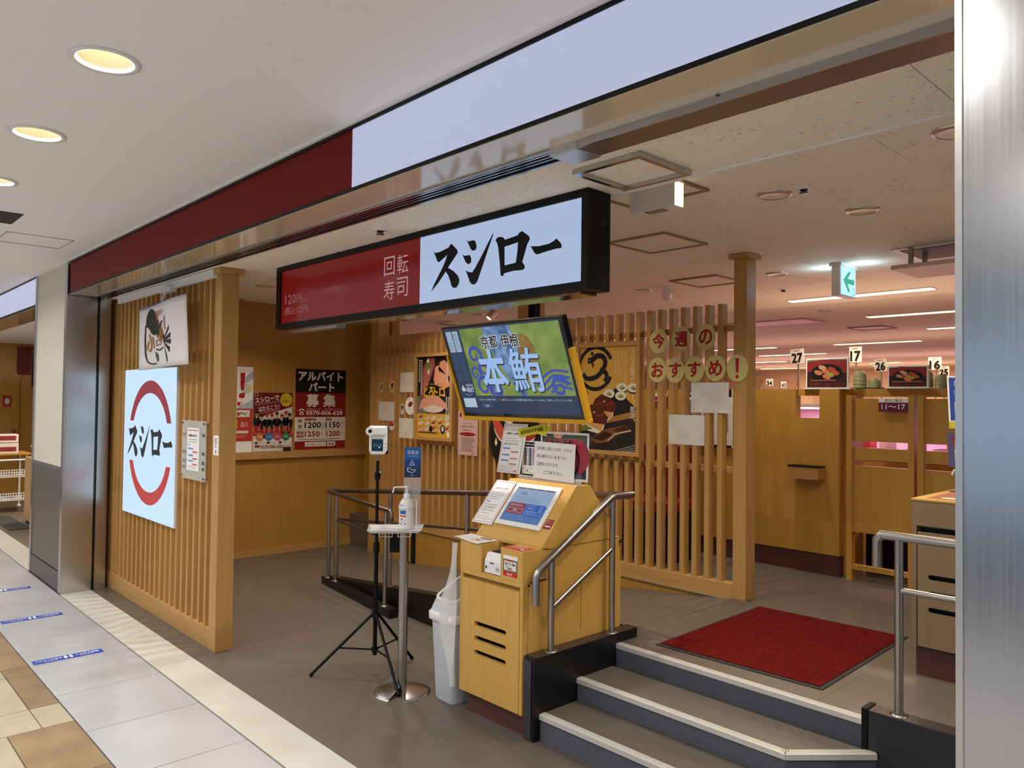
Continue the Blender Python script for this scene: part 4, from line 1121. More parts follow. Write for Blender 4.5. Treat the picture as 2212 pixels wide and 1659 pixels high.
a.rect(.04 * Wp, Hp * (1 - .758), .92 * Wp, .003, '#8a8278', 2)
a.rect(.04 * Wp, Hp * (1 - .81), .13 * Wp, .028, rdx, 2); bx('土曜日', .06, .785, .15, .803, wt, 3); a.rect(.04 * Wp, Hp * (1 - .855), .13 * Wp, .028, rdx, 2); bx('日祝日', .06, .83, .15, .848, wt, 3)
bx('1250', .195, .78, .48, .843, rdx, bold=.045); bx('円', .50, .79, .545, .815, dk); bx('より', .495, .825, .55, .842, '#555555'); bx('1200', .62, .78, .885, .843, rdx, bold=.045); bx('円', .91, .79, .955, .815, dk); bx('より', .905, .825, .96, .842, '#555555')
a.lines(.06 * Wp, Hp * (1 - .882), .86 * Wp, 1, .01, .006, '#6a6258')
a.rect(.20 * Wp, Hp * (1 - .968), .41 * Wp, .048, wt, 2); bx('スシローバイト', .22, .928, .59, .958, dk, 3, bold=.03); a.rect(.63 * Wp, Hp * (1 - .968), .17 * Wp, .048, wt, 2); bx('検索', .65, .926, .78, .96, dk, 3, bold=.02)
a.poly([(.775 * Wp, Hp * (1 - .955)), (.815 * Wp, Hp * (1 - .975)), (.785 * Wp, Hp * (1 - .985))], dk, 4)
a.build('print', e)

e, a = sheet('staff_poster', 'dark red poster with a row of staff figures, yellow circle and phone number', 'poster', (-7.4475, 3.388, 1.060), YY, ZZ, .424, .603)
a.rect(0, .12, .424, .483, '#d8d0c6', 1); a.poly([(0, .603), (.424, .603), (.424, .46), (.10, .36), (0, .34)], '#6e141c', 2)
a.frame(.01, .565, .035, .033, .003, wt, 3)
a.text('スシローで', .02, .49, .055, wt, 3, w=.26, rot=.14, bold=.02); a.text('はたらこう！', .06, .405, .05, wt, 3, w=.22, rot=.14, bold=.015)
a.stroke([(.02, .475), (.29, .515)], .007, '#b48a8a', 3); a.stroke([(.07, .39), (.28, .425)], .006, '#b48a8a', 3)
a.ell(.355, .53, .066, .07, '#d8b830', 3); a.text('スタッフ', .31, .537, .026, '#6a1c14', 4, w=.09, rot=.1); a.text('募集中', .31, .495, .032, '#6a1c14', 4, w=.095, rot=.1)
for x, y, hd, cap in ((.035, .385, '#b08060', None), (.09, .355, '#b08060', None), (.145, .365, '#b08060', '#b02028'), (.20, .36, '#c09070', '#b02028'), (.255, .375, '#c09070', None), (.31, .355, '#b08060', '#b02028'), (.355, .385, '#b08060', '#b02028'), (.395, .365, '#b08060', None)):
    a.ell(x, y, .019, .026, hd, 4.2); a.ell(x, y + .014, .02, .015, cap or '#241a16', 4.3)
    a.poly([(x - .038, y - .13), (x + .038, y - .13), (x + .036, y - .045), (x + .014, y - .028), (x - .014, y - .028), (x - .036, y - .045)], '#1a1718', 3.5); a.poly([(x - .014, y - .028), (x + .014, y - .028), (x, y - .045)], '#e0d8d0', 4)
    a.poly([(x - .036, y - .225), (x + .036, y - .225), (x + .034, y - .125), (x - .034, y - .125)], '#b01c26', 3.8)
    a.stroke([(x - .036, y - .10), (x - .03, y - .17), (x - .008, y - .21)], .009, hd, 4); a.stroke([(x + .036, y - .10), (x + .03, y - .17), (x + .008, y - .21)], .009, hd, 4)
for x, c, t in ((.07, '#c87838', '未経験'), (.17, '#3a78b8', 'シフト制'), (.265, '#c04868', '学生OK'), (.355, '#2f7a40', 'OK')):
    a.ell(x, .148, .042, .042, c, 5); a.text(t, x, .140, .02, wt, 6, al='c', w=.052)
a.rect(0, 0, .424, .11, '#ddd5ca', 2)
for i in range(3): a.rect(.02 + .13 * i, .076, .03, .024, '#5a2226', 3); a.lines(.06 + .13 * i, .085, .05, 1, .01, .006, '#9a948c', 3)
a.rect(.02, .042, .055, .022, '#6e141c', 3); a.text('0570-006-628', .085, .028, .034, '#6a2420', 3, w=.235, bold=.03)
a.build('print', e)
e, a = sheet('payment_poster', 'tall red and white payment poster half hidden behind the front post', 'poster', (-7.4475, 3.02, 1.058), YY, ZZ, .36, .86)
a.rect(0, .11, .36, .33, '#b83a28', 1); a.poly([(.22, .70), (.36, .83), (.36, .74), (.22, .66)], '#b8bcc8', 1); a.poly([(.2, .45), (.36, .53), (.36, .44), (.2, .44)], '#b4bcc8', 1); a.ell(.29, .64, .06, .05, '#d8cfa8', .8)
a.poly([(.225, .80), (.275, .80), (.265, .625), (.232, .625)], '#b01a18', 2); a.text('5ヶ月', .215, .815, .02, '#a03030', 2)
a.poly([(.215, .585), (.245, .60), (.275, .585), (.275, .555), (.245, .54), (.215, .555)], '#b02020', 2); a.ell(.265, .59, .015, .013, '#4a78b8', 3)
a.rect(.20, .47, .035, .035, '#b02020', 2); a.ell(.25, .485, .022, .022, '#e8c8c0', 2.5); a.stroke([(.245, .495), (.24, .53)], .010, '#e8c8c0', 2.6)
a.rect(.19, .355, .14, .07, '#e4dcd0', 2); a.text('Pay', .235, .37, .036, '#333333', 3, w=.065, bold=.02); a.ell(.212, .385, .014, .02, '#b02020', 3)
a.rect(.17, .19, .15, .028, '#ddcfc0', 2); a.lines(.18, .165, .13, 2, .018, .006, '#d8a090', 2); a.rect(.18, .24, .022, .09, '#e0b83a', 2); a.text('還元', .235, .255, .05, '#e8d8cc', 2, w=.08)
a.build('print', e)
c_ = thing('card_box', 'small card dispenser standing on the wall rail before the staff poster', 'box', (-7.43, 3.75, 1.055))
MB().box(-7.446, -7.415, 3.715, 3.79, 1.055, 1.10).build('body', mat('box_dark', '#2a1c1a', rough=.3), c_); MB().box(-7.447, -7.42, 3.717, 3.788, 1.10, 1.125).build('cards', flat('#c8b8a8'), c_)

# ============================================================ POSTERS AND PAPERS ON THE BACK LATTICE
def poster_frame(lb, x0, x1, z0, z1, t=.032):
    e = thing('framed_poster', lb, 'poster', ((x0 + x1) / 2, 4.44, z0))
    f = MB()
    for q in ((x0, x1, z1 - t, z1), (x0, x1, z0, z0 + t), (x0, x0 + t, z0 + t, z1 - t), (x1 - t, x1, z0 + t, z1 - t)):
        MB().box(q[0], q[1], 4.412, 4.458, q[2], q[3]).build('frame_bar', m_latx, e, bevel=.002)
    MB().box(x0 + t, x1 - t, 4.436, 4.45, z0 + t, z1 - t).build('sheet', m_whitep, e)
    return e, Art((x0 + t, 4.436, z0 + t), XX, ZZ), x1 - x0 - 2 * t, z1 - z0 - 2 * t
e, a, w, h = poster_frame('framed eel sushi poster with a big black brush circle', -3.985, -3.372, 1.212, 2.052)
a.rect(0, 0, w, h, mat('poster_gold', '#e0b052', col2='#cf9638', ns=2.2, rough=.5), 0)
a.poly([(0, .0), (w, .0), (w, h * .40), (w * .62, h * .60), (w * .3, h * .34), (0, h * .22)], '#1d1a1a', 1)
a.poly([(0, h * .20), (0, h * .24), (w, h * .39), (w, h * .33)], '#a8743a', 1.5); a.poly([(0, h * .1), (w * .6, h * .3), (w, h * .34), (w, 0), (0, 0)], '#2a211e', 1.2)
cx, cy, R0 = w * .27, h * .795, w * .30
a.arc(cx, cy, R0, .03, .42, 3.0, ik, 2, ry=h * .205); a.arc(cx, cy, R0, .03, 3.3, 5.85, ik, 2, ry=h * .205)
br_ = lambda q: [(w * x, h * y) for x, y in q]
a.stroke(sm(br_([(.13, .875), (.20, .875), (.30, .915), (.40, .905), (.445, .86), (.43, .81), (.38, .76), (.30, .715), (.20, .695), (.10, .70), (.045, .745)])), .044, ik, 2.2, .036)
a.stroke(sm(br_([(.35, .775), (.43, .76), (.475, .72), (.435, .665)])), .045, ik, 2.3, .03)
a.poly(br_([(.18, .945), (.21, .965), (.245, .93), (.19, .915)]), ik, 2.3); a.poly(br_([(.19, .855), (.245, .84), (.225, .79)]), ik, 2.3)
a.ell(w * .165, h * .872, .006, .005, '#d8a245', 2.6, seg=10)
a.frame(.03, h * .56, .035, .045, .003, '#3a2a1a', 2); a.arc(.05, h * .575, .035, .005, 3.4, 6.0, '#a03028', 2); a.rect(.04, h * .51, .02, .025, '#7a5a30', 2)
a.vtext('うなぎ屋スシロー、開店。', w * .92, h * .965, .043, '#f2e8d6', 3, pitch=.0465)
for i, (t, x) in enumerate((('匠直伝のうなぎを店内蒸しで', .80), ('仕上げた、', .74), ('極みのふわとろ食感。', .68), ('とことん贅沢な一皿。', .62))): a.vtext(t, w * x, h * .955, .017, '#f4e6c8', 3, pitch=.0185)
for x, y in ((.52, .545), (.72, .525), (.74, .605), (.93, .60)): a.ell(w * x, h * y - .008, .054, .036, '#1c1816', 3.1); a.ell(w * x, h * y, .052, .033, '#e9e3d6', 3.2); a.ell(w * x - .008, h * y + .002, .022, .010, '#b8a070', 3.4, rot=.5); a.ell(w * x + .014, h * y - .004, .014, .008, '#8a9a50', 3.5); a.ell(w * x + .004, h * y - .010, .012, .006, '#8a4a30', 3.6)
for ox, oy, sc in ((.20, .12, .9), (0.0, .0, 1.0)):
    T = lambda q: [(w * (.02 + ox) + p * sc, h * (.235 + oy) + r_ * sc) for p, r_ in q]
    a.poly(T([(0, .01), (.06, -.04), (.17, -.06), (.22, -.03), (.24, .03), (.1, .08), (0, .05)]), '#e6dfd2', 3.6 + (ox == 0) * .8)
    a.poly(T([(0, .03), (.10, -.01), (.20, -.045), (.235, .03), (.14, .07), (.02, .07)]), '#d49a58', 3.8 + (ox == 0) * .8)
    a.poly(T([(0, .06), (.12, .02), (.235, .01), (.27, .06), (.20, .13), (.10, .16), (.03, .12)]), '#5a2012', 4.0 + (ox == 0) * .8)
    for i in range(5): a.ell(*T([(.05 + .04 * i, .075 + .012 * (i % 3))])[0], .016, .007, '#8e4020', 4.2 + (ox == 0) * .8, rot=.4, seg=10)
    a.ell(*T([(.13, .10)])[0], .012, .008, '#a8a850', 4.4 + (ox == 0) * .8)
a.poly([(0, h * .19), (.05, h * .245), (.13, h * .20), (0, h * .17)], '#6f7a3a', 5)
a.poly([(w * .18, h * .1), (w * .45, h * .2), (w * .8, h * .25), (w * .9, h * .2), (w * .7, h * .16), (w * .5, h * .08), (w * .3, h * .06)], '#7a4a30', 3); a.poly([(w * .22, h * .11), (w * .46, h * .185), (w * .6, h * .15), (w * .4, h * .09)], '#3f1c14', 3.2); a.poly([(w * .6, h * .2), (w * .8, h * .245), (w * .88, h * .205), (w * .68, h * .165)], '#4a2218', 3.3); a.stroke([(w * .5, h * .09), (w * .62, h * .16), (w * .9, h * .2)], .012, '#c8a888', 3.4)
for i in range(3): a.stroke([(w * (.62 + .1 * i), 0), (w, h * (.07 - .025 * i))], .007, '#8e8a88', 3)
a.lines(w * .02, h * .12, w * .22, 6, .012, .003, '#8a7a6a', 5.2)
a.build('print', e)

e, a, w, h = poster_frame('framed fatty tuna sushi poster with yellow lettering at the left', -6.118, -5.515, 1.221, 2.054)
a.rect(0, 0, w, h, '#17120f', 0); a.rect(0, h * .29, w * .3, h * .22, '#6e6a68', .4); a.rect(0, 0, w, h * .29, '#c99a30', 1)
a.poly([(w * .08, h * .50), (w * .16, h * .86), (w * .30, h * .985), (w * .50, h * .98), (w * .52, h * .88), (w * .34, h * .66), (w * .16, h * .46)], '#8e4a44', 1.4); a.poly([(w * .16, h * .6), (w * .22, h * .84), (w * .36, h * .93), (w * .46, h * .88), (w * .3, h * .64)], '#a86058', 1.6)
a.ell(w * .33, h * .88, .035, .045, '#6a7a3c', 2); a.poly([(w * .27, h * .94), (w * .31, h * .985), (w * .35, h * .94), (w * .31, h * .925)], '#ece2b8', 2.2); a.poly([(w * .3, h * .80), (w * .335, h * .86), (w * .365, h * .80), (w * .33, h * .775)], '#ece2b8', 2.2)
for pts, c in (([(w * .60, h * .82), (w * .66, h * .93), (w * .78, h * .95), (w * .96, h * .86), (w * .97, h * .74), (w * .86, h * .76)], '#d08a6a'), ([(w * .48, h * .72), (w * .52, h * .86), (w * .60, h * .89), (w * .86, h * .76), (w * .96, h * .63), (w * .80, h * .60), (w * .52, h * .65)], '#dc906c')):
    a.poly(pts, c, 2)
for i in range(5): a.stroke([(w * (.55 + .07 * i), h * (.86 - .02 * i)), (w * (.58 + .075 * i), h * .65)], .006, '#ecb698', 2.3)
a.poly([(w * .05, h * .34), (w * .14, h * .46), (w * .35, h * .52), (w * .62, h * .51), (w * .84, h * .42), (w * .9, h * .335), (w * .78, h * .36), (w * .5, h * .40), (w * .2, h * .36)], '#d8957a', 2.5); a.ell(w * .48, h * .355, w * .30, h * .055, '#d6c4b4', 2.4)
a.text('とろ', w * .20, h * .50, h * .125, '#d8a42a', 3.5, w=w * .28, bold=.05); a.text('トロ', w * .50, h * .505, h * .11, '#d8a42a', 3.5, w=w * .30, bold=.05); a.text('大トロ・中トロ・サーモン', w * .20, h * .645, h * .022, '#d8a42a', 3.5, w=w * .58, bold=.03); a.rect(w * .72, h * .50, w * .12, h * .035, '#a82830', 3.8); a.text('大祭', w * .74, h * .505, h * .024, wt, 4, w=w * .08)
for x, y0, n_ in ((.07, .97, 11), (.13, .97, 17), (.88, .985, 12), (.96, .985, 20), (.86, .50, 13), (.92, .50, 12), (.97, .50, 9)):
    for i in range(n_): a.rect(w * (x - .022), h * y0 - .020 * i - .016, w * .036, .013, '#cfc6ba', 3)
random.seed(5)
for r_ in range(3):
    for i in range(5):
        x, y = w * (.12 + .19 * i), h * (.245 - .068 * r_)
        a.ell(x, y - .008, .04, .016, '#d9cbb8', 2, rot=.3); a.ell(x, y, .034, .014, random.choice(['#b8483c', '#d88860', '#c89c88', '#e0cdb4', '#8e3a34', '#ccb8a8']), 2.5, rot=.3)
a.ell(w * .42, h * .10, .028, .03, '#14100e', 3); a.ell(w * .76, h * .10, .035, .042, '#14100e', 3); a.ell(w * .76, h * .105, .018, .026, '#d8cfc0', 3.3); a.lines(w * .05, h * .045, w * .6, 1, .01, .012, '#4a3a20', 3)
a.frame(w * .88, h * .015, w * .09, h * .055, .003, '#efe9df', 3.4); a.rect(w * .88, h * .015, w * .09, h * .055, '#efe9df', 3.2); a.arc(w * .925, h * .045, .012, .003, .2, 2.9, '#b04040', 3.6)
a.build('print', e)

def blank(lb, x0, x1, z0, z1, m=None, y=4.4575):
    return sheet('paper_sheet', lb, 'paper', (x0, y, z0), XX, ZZ, x1 - x0, z1 - z0, m or m_paperb)
blank('blank back of a paper sheet on the lattice, upper one left of the tuna poster', -6.412, -6.128, 1.683, 1.881)
blank('blank paper sheet on the lattice nearest the left corner, above the thermometer', -6.793, -6.510, 1.389, 1.583)
blank('blank paper sheet on the lattice lowest left of the tuna poster', -6.421, -6.134, 1.222, 1.421)
pf1 = mat('laminated_paper', '#e2ddd3', rough=.14, col2='#d2ccc1', ns=7.0, lo=.4, hi=.65)
blank('shiny laminated sheet on the right lattice just below the word circles', -2.963, -2.675, 1.540, 1.743, pf1, 4.452)
blank('shiny laminated sheet on the right lattice, the lower of two', -3.148, -2.862, 1.318, 1.523, pf1)
e, a = sheet('menu_sheet', 'narrow pink menu sheet on the lattice behind the left of the television', 'sheet', (-5.476, 4.4575, 1.107), XX, ZZ, .278, .395, flat('#c9a59c'))
a.rect(.02, .345, .03, .04, '#8e2a30', 1); a.text('いくら', .10, .315, .022, '#4a3a38', 1, w=.06); a.rect(.07, .29, .13, .002, '#6a5048', 1); a.text('120円→170円へ', .045, .245, .03, '#a05a58', 1, w=.19); a.lines(.06, .225, .15, 1, .01, .006, '#8a5a54', 1)
a.ell(.135, .192, .115, .018, '#8e1f28', 1, seg=14); a.lines(.05, .155, .19, 8, .0165, .005, '#7a5c55', 1); a.rect(.19, .012, .05, .005, '#7a5c55', 1); a.build('print', e)
pc = thing('plate_board', 'round black sushi plate board on the lattice behind the kiosk notices', 'board', (-4.72, 4.45, .99))
MB().tube([(-4.72, 4.457, 1.30), (-4.72, 4.449, 1.30)], .315, 40).build('disc', flat('#17120f'), pc)
a = Art((-4.72, 4.449, 1.30), XX, ZZ)
a.arc(0, 0, .30, .006, 0, 6.28, '#4a3c34', 1, seg=40)
for x, y, r_, c in ((-.18, .06, -.9, '#c8523c'), (-.10, .20, -.5, '#d8805c'), (.16, .02, .2, '#b8382c')):
    a.ell(x, y - .03, .10, .045, '#e2d8c8', 1, rot=r_); a.ell(x, y, .12, .05, c, 2, rot=r_)
a.ell(-.17, .26, .05, .03, '#4a5a38', 2); a.poly([(-.24, -.06), (-.22, -.01), (-.20, -.06), (-.22, -.09)], '#e8dc9a', 2)
a.build('print', pc)
for (x, z, w_, h_, lb, c1, c2) in ((-6.742, 1.728, .05, .10, 'tiny yellow sushi cut-out sticker on the lattice, the left one', '#c8a030', '#7a4a28'), (-6.552, 1.737, .09, .12, 'small yellow and red sushi cut-out sticker on the lattice', '#c8a030', '#a83a30'), (-6.368, 1.51, .055, .11, 'tiny white cut-out sticker beside the oval sushi sticker', '#e0d8c8', '#4a4038')):
    e = thing('cutout_sticker', lb, 'sticker', (x, 4.455, z - h_ / 2))
    MB().prism([(x + w_ / 2 * math.cos(t), z + h_ / 2 * math.sin(t)) for t in [i * math.pi / 8 for i in range(16)]], 1, 4.455, 4.4575).build('card', m_whitep, e)
    a = Art((x, 4.455, z), XX, ZZ); a.ell(0, -h_ * .1, w_ * .40, h_ * .30, c1, 1, rot=.3); a.ell(w_ * .08, h_ * .17, w_ * .36, h_ * .22, c2, 2, rot=-.4); a.stroke([(-w_ * .3, -h_ * .2), (w_ * .3, h_ * .05)], .006, '#3a2a20', 3); a.build('print', e)
e = thing('oval_sticker', 'white pointed oval sticker with red picture left of the tuna poster', 'sticker', (-6.222, 4.453, 1.456))
ov = [(.09 * math.cos(t) * (1 if abs(math.sin(t)) < .98 else .6), .088 * math.sin(t)) for t in [i * math.pi / 12 for i in range(24)]]
MB().prism([(-6.222 + p[0], 1.544 + p[1]) for p in ov], 1, 4.452, 4.4545).build('card', m_whitep, e)
a = Art((-6.222, 4.452, 1.544), XX, ZZ); a.ell(.0, .018, .04, .025, '#8e2420', 1, rot=.4); a.text('スシロー', -.035, -.045, .022, '#33201c', 1, w=.07); a.ell(-.02, .065, .007, .007, '#b03030', 1); a.ell(.02, -.068, .007, .007, '#b03030', 1); a.ell(.06, -.02, .006, .006, '#b03030', 1); a.build('print', e)
e = thing('round_sticker', 'small round red and white sticker behind the thermometer', 'sticker', (-6.53, 4.453, 1.30))
MB().tube([(-6.545, 4.4575, 1.335), (-6.545, 4.453, 1.335)], .045, 22).build('card', flat('#e4dcd2'), e)
a = Art((-6.545, 4.453, 1.335), XX, ZZ); a.ell(0, 0, .042, .042, '#b03034', 1, a0=0, a1=math.pi); a.build('print', e)
for i, (ch, x, z) in enumerate((('今', -3.235, 2.04), ('週', -3.042, 2.045), ('の', -2.851, 2.05), ('お', -3.242, 1.836), ('す', -3.093, 1.832), ('す', -2.937, 1.833), ('め', -2.775, 1.838), ('!', -2.614, 1.834))):
    lb = 'cream circle card with one red character, ' + ('leftmost of the upper row', 'middle of the upper row', 'rightmost of the upper row', 'leftmost of the lower row', 'second from left in the lower row', 'middle of the lower row', 'next to the exclamation mark', '')[i]
    if i == 7: lb = 'cream circle card with red exclamation mark across the wooden post'
    yb = 4.4495 - .002 * (i % 2) if i < 7 else 4.452
    e = thing('circle_card', lb, 'card', (x, yb, z - .085), 'red word circles on the lattice')
    MB().prism([(x + .078 * math.cos(t), z + .088 * math.sin(t)) for t in [k * math.pi / 14 for k in range(28)]], 1, yb, yb + .0015).build('card', flat('#d2c684'), e)
    a = Art((x, yb, z), XX, ZZ)
    if ch == '!':
        a.poly([(-.013, .065), (.013, .065), (.008, -.03), (-.008, -.03)], '#a81c22', 1); a.ell(0, -.055, .012, .012, '#a81c22', 1)
    else: a.text(ch, -.048, -.05, .10, '#a81c22', 1, w=.098, bold=.034)
    a.build('character', e)

# ============================================================ THERMOMETER ON TRIPOD, SANITISER STAND, BIN
TX, TY = -3.85, 2.525
ts = thing('tripod_stand', 'black light-stand tripod holding the wall thermometer', 'tripod', (TX, TY, 0))
MB().tube([(TX, TY, .10), (TX, TY, .74)], .0125, 12).build('lower_tube', m_black, ts)
MB().tube([(TX, TY, .74), (TX, TY, 1.24)], .0095, 12).build('upper_tube', m_black, ts)
MB().tube([(TX, TY, .70), (TX, TY, .76)], .018, 12).build('clamp', m_black, ts)
MB().tube([(TX, TY, 1.13), (TX, TY, 1.175)], .017, 12).build('clamp', m_black, ts)
MB().tube([(TX, TY, 1.172), (TX + .025, TY + .01, 1.172)], .007, 8).build('knob', m_pipe, ts)
MB().tube([(TX, TY, .32), (TX, TY, .355)], .022, 12).build('hub', m_black, ts)
MB().tube([(TX, TY, .12), (TX, TY, .145)], .02, 12).build('spreader_hub', m_black, ts)
for fx, fy in ((-4.02, 2.20), (-3.435, 2.41), (-3.875, 2.815)):
    d = Vector((fx - TX, fy - TY, 0)); dn = d.normalized()
    top = Vector((TX, TY, .335)) + dn * .02; ft = Vector((fx, fy, .008))
    lg_ = MB().tube([top, ft], .0085, 10).build('leg', m_black, ts)
    MB().tube([ft - (ft - top).normalized() * .02, ft], .011, 10).build('foot', m_black, lg_)
    mid = top.lerp(ft, .55)
    MB().tube([Vector((TX, TY, .132)) + dn * .015, mid], .0055, 8).build('brace', m_black, ts)
th = thing('wall_thermometer', 'white infrared forehead thermometer with dark display on the tripod', 'thermometer', (TX, TY, 1.24))
MB().tube([(TX, TY, 1.238), (TX, TY, 1.29)], .0065, 10).build('stem', m_pipe, th)
tu = Vector((.545, .838, 0)); tn = Vector((.838, -.545, 0))      # faces the camera side
tu = Vector((.60, .80, 0)).normalized(); tn = tu.cross(Vector((0, 0, 1)))
tc = Vector((TX, TY, 1.36))
def tq(u, z, d): return tc + tu * u + Vector((0, 0, z)) + tn * d
MB().obox(tq(-.05, -.083, -.05), tu * .108, Vector((0, 0, .17)), tn * .012).build('back_plate', m_black, th, bevel=.004)
pr_ = [(-.052, -.06), (-.04, -.083), (.04, -.083), (.054, -.06), (.054, .086), (-.052, .086)]
mb = MB()
vs = [tq(p[0], p[1], -.038) for p in pr_] + [tq(p[0], p[1], .012) for p in pr_]
mb.add(vs, [tuple(range(6)), tuple(range(6, 12))] + [(i, (i + 1) % 6, 6 + (i + 1) % 6, 6 + i) for i in range(6)])
mb.build('body', m_white, th, bevel=.006)
MB().tube([tq(-.045, .056, -.03), tq(-.045, .056, .035)], .026, 22).build('sensor_barrel', m_white, th)
MB().tube([tq(-.045, .056, .034), tq(-.045, .056, .0365)], .011, 16).build('sensor_lens', m_black, th)
MB().obox(tq(-.045, .03, .0), tu * .09, Vector((0, 0, .05)), tn * .028).build('brow', m_white, th, bevel=.008)
MB().obox(tq(-.036, -.062, .0118), tu * .066, Vector((0, 0, .07)), tn * .002).build('display', mat('dark_display', '#12222e', rough=.1, emit='#1f3d52', es=.35), th)
a = Art(tq(-.036, -.062, .0138), tu, ZZ); a.text('8.8.8', .010, .026, .018, glow('#8fa8b4', .35), 1, w=.048); a.ell(.044, .022, .003, .003, glow('#a8e8ff', 3), 2); a.build('digits', th)
a = Art(tq(.034, -.062, .0120), tu, ZZ); a.ell(.012, .045, .0025, .0025, '#222222', 1); a.ell(.012, .018, .0025, .0025, '#222222', 1); a.build('button_holes', th)

SX, SY = -3.485, 2.465
ss = thing('sanitizer_stand', 'steel floor stand with round base and white tray for sanitizer', 'stand', (SX, SY, 0))
MB().lathe([(.155, 0), (.155, .004), (.14, .009), (.03, .030), (0, .03)], (SX, SY, 0), 48, a0=math.radians(-33), a1=math.radians(297)).build('base_disc', m_steel, ss)
MB().tube([(SX, SY, .02), (SX, SY, .87)], .0255, 20).build('column', m_pipe, ss)
MB().tube([(SX, SY, .70), (SX, SY, .715)], .030, 20).build('collar', m_pipe, ss)
MB().obox((SX - .075, SY - .045, .755), (.045, .06, 0), (-.02, .016, 0), (0, 0, .10)).build('black_box', m_black, ss, bevel=.003)
MB().tube([(SX + .03, SY + .04, .70), (SX + .03, SY + .04, .87)], .013, 12).build('side_tube', m_black, ss)
tu2 = Vector((.62, .785, 0)); tv2 = Vector((-.785, .62, 0))
t0 = Vector((-3.535, 2.44, .878))
def tr2(u, v, z): return t0 + tu2 * u + tv2 * v + Vector((0, 0, z))
mb = MB()
outer = [(-.145, -.10), (.145, -.10), (.155, .10), (-.155, .10)]
inner = [(-.13, -.085), (.13, -.085), (.14, .085), (-.14, .085)]
V = [tr2(*p, .018) for p in outer] + [tr2(*p, .006) for p in inner] + [tr2(*p, 0) for p in inner] + [tr2(*p, .015) for p in outer]
mb.add(V, [(4, 5, 6, 7), (11, 10, 9, 8)] + [(i, (i + 1) % 4, 4 + (i + 1) % 4, 4 + i) for i in range(4)] + [(8 + i, 8 + (i + 1) % 4, 12 + (i + 1) % 4, 12 + i) for i in range(4)] + [(i, (i + 1) % 4, 12 + (i + 1) % 4, 12 + i) for i in range(4)])
mb.build('tray', m_white, ss)
for u in (-.08, .02):
    MB().tube([tr2(u, -.095, .012), tr2(u, -.095, -.018), tr2(u + .07, -.095, -.018), tr2(u + .07, -.095, .012)], .002, 6).build('wire_holder', m_white, ss)
MB().tube([tr2(.115, .07, .015), tr2(.115, .07, .15), tr2(.115, .02, .165), tr2(.07, .0, .165), tr2(.07, -.05, .12)], .0022, 6).tube([tr2(.115, .02, .165), tr2(.115, -.03, .15), tr2(.115, -.03, .015)], .0022, 6).build('wire_cage', m_white, ss)
bc = Vector((-3.512, 2.498, .886))
bo = thing('sanitizer_bottle', 'white pump bottle of sanitizer on the stand tray', 'bottle', bc)
MB().lathe([(0, 0), (.039, 0), (.042, .006), (.042, .125), (.038, .148), (.025, .165), (.016, .17), (.016, .178), (0, .178)], bc, 28).build('bottle', m_white, bo)
MB().lathe([(.018, .17), (.018, .192), (.010, .196), (.006, .197), (.006, .225), (0, .225)], bc, 18).build('collar', m_white, bo)
MB().tube([bc + Vector((0, 0, .225)), bc + Vector((0, 0, .235)), ], .012, 14).tube([bc + Vector((.006, .008, .232)), bc - tu2 * .07 + Vector((0, 0, .229)), bc - tu2 * .078 + Vector((0, 0, .198))], .0048, 10).build('pump', m_white, bo)
MB().lathe([(.0428, .108), (.0445, .109), (.0445, .13), (.0428, .131)], bc, 28).build('strap_band', mat('frosted_band', '#e4e2de', rough=.3), bo)
def curved(art_pts, m, name):              # print that wraps the bottle, angle / height coordinates
    mb = MB(); mb.keep = True
    for a0, a1, z0, z1, mi in art_pts:
        n_ = 6
        vs = [(bc.x + .0424 * math.cos(a0 + (a1 - a0) * i / n_), bc.y + .0424 * math.sin(a0 + (a1 - a0) * i / n_), bc.z + z) for z in (z0, z1) for i in range(n_ + 1)]
        mb.add(vs, [(i, i + 1, n_ + 2 + i, n_ + 1 + i) for i in range(n_)], mi)
    return mb.build(name, m, bo)
fa_ = math.atan2(-.785, .62) + .05         # towards the camera
curved([(fa_ - .75, fa_ + .15, .085, .105, 0), (fa_ - .8, fa_ + .15, .070, .078, 1), (fa_ - .6, fa_ - .3, .052, .062, 2), (fa_ - .75, fa_ + .05, .042, .045, 3), (fa_ - .8, fa_ - .4, .028, .034, 2), (fa_ - .1, fa_ + .15, .028, .034, 2), (fa_ - .75, fa_ - .3, .132, .135, 4)],
       [flat('#2a62b0'), flat('#c83a3a'), flat('#6a78b8'), flat('#b8a8b0'), flat('#3a3a78')], 'bottle_label')
sc = thing('sanitizer_sign', 'blue sanitizer card with hand symbol on a clear holder behind the bottle', 'sign', (-3.497, 2.525, .90))
cu = Vector((.59, .81, 0)).normalized(); cn = cu.cross(Vector((0, 0, 1)))
c0 = Vector((-3.524, 2.486, 1.168)) - cn * .02
MB().obox(c0 + Vector((0, 0, -.275)), cu * .092, (0, 0, .44), -cn * .002).build('clear_plate', mat('card_holder_acrylic', '#e8eaec', rough=.06, alpha=.22), sc)
MB().obox(c0, cu * .092, (0, 0, .168), cn * .0012).build('card', mat('blue_card', '#17305e', rough=.35), sc)
a = Art(c0 + cn * .0012, cu, ZZ)
a.rect(0, .10, .092, .068, '#2a62ac', .5); a.rect(0, .055, .092, .045, '#20478a', .5)
a.text('消毒液', .014, .128, .024, '#d5e2f2', 1, w=.064); a.rect(.018, .117, .056, .004, '#7fa2cc', 1)
for i in range(6): a.arc(.043, .108, .010 + .0065 * i, .0022, -1.57 - .42, -1.57 + .42, '#c8d8ea', 1, seg=6)
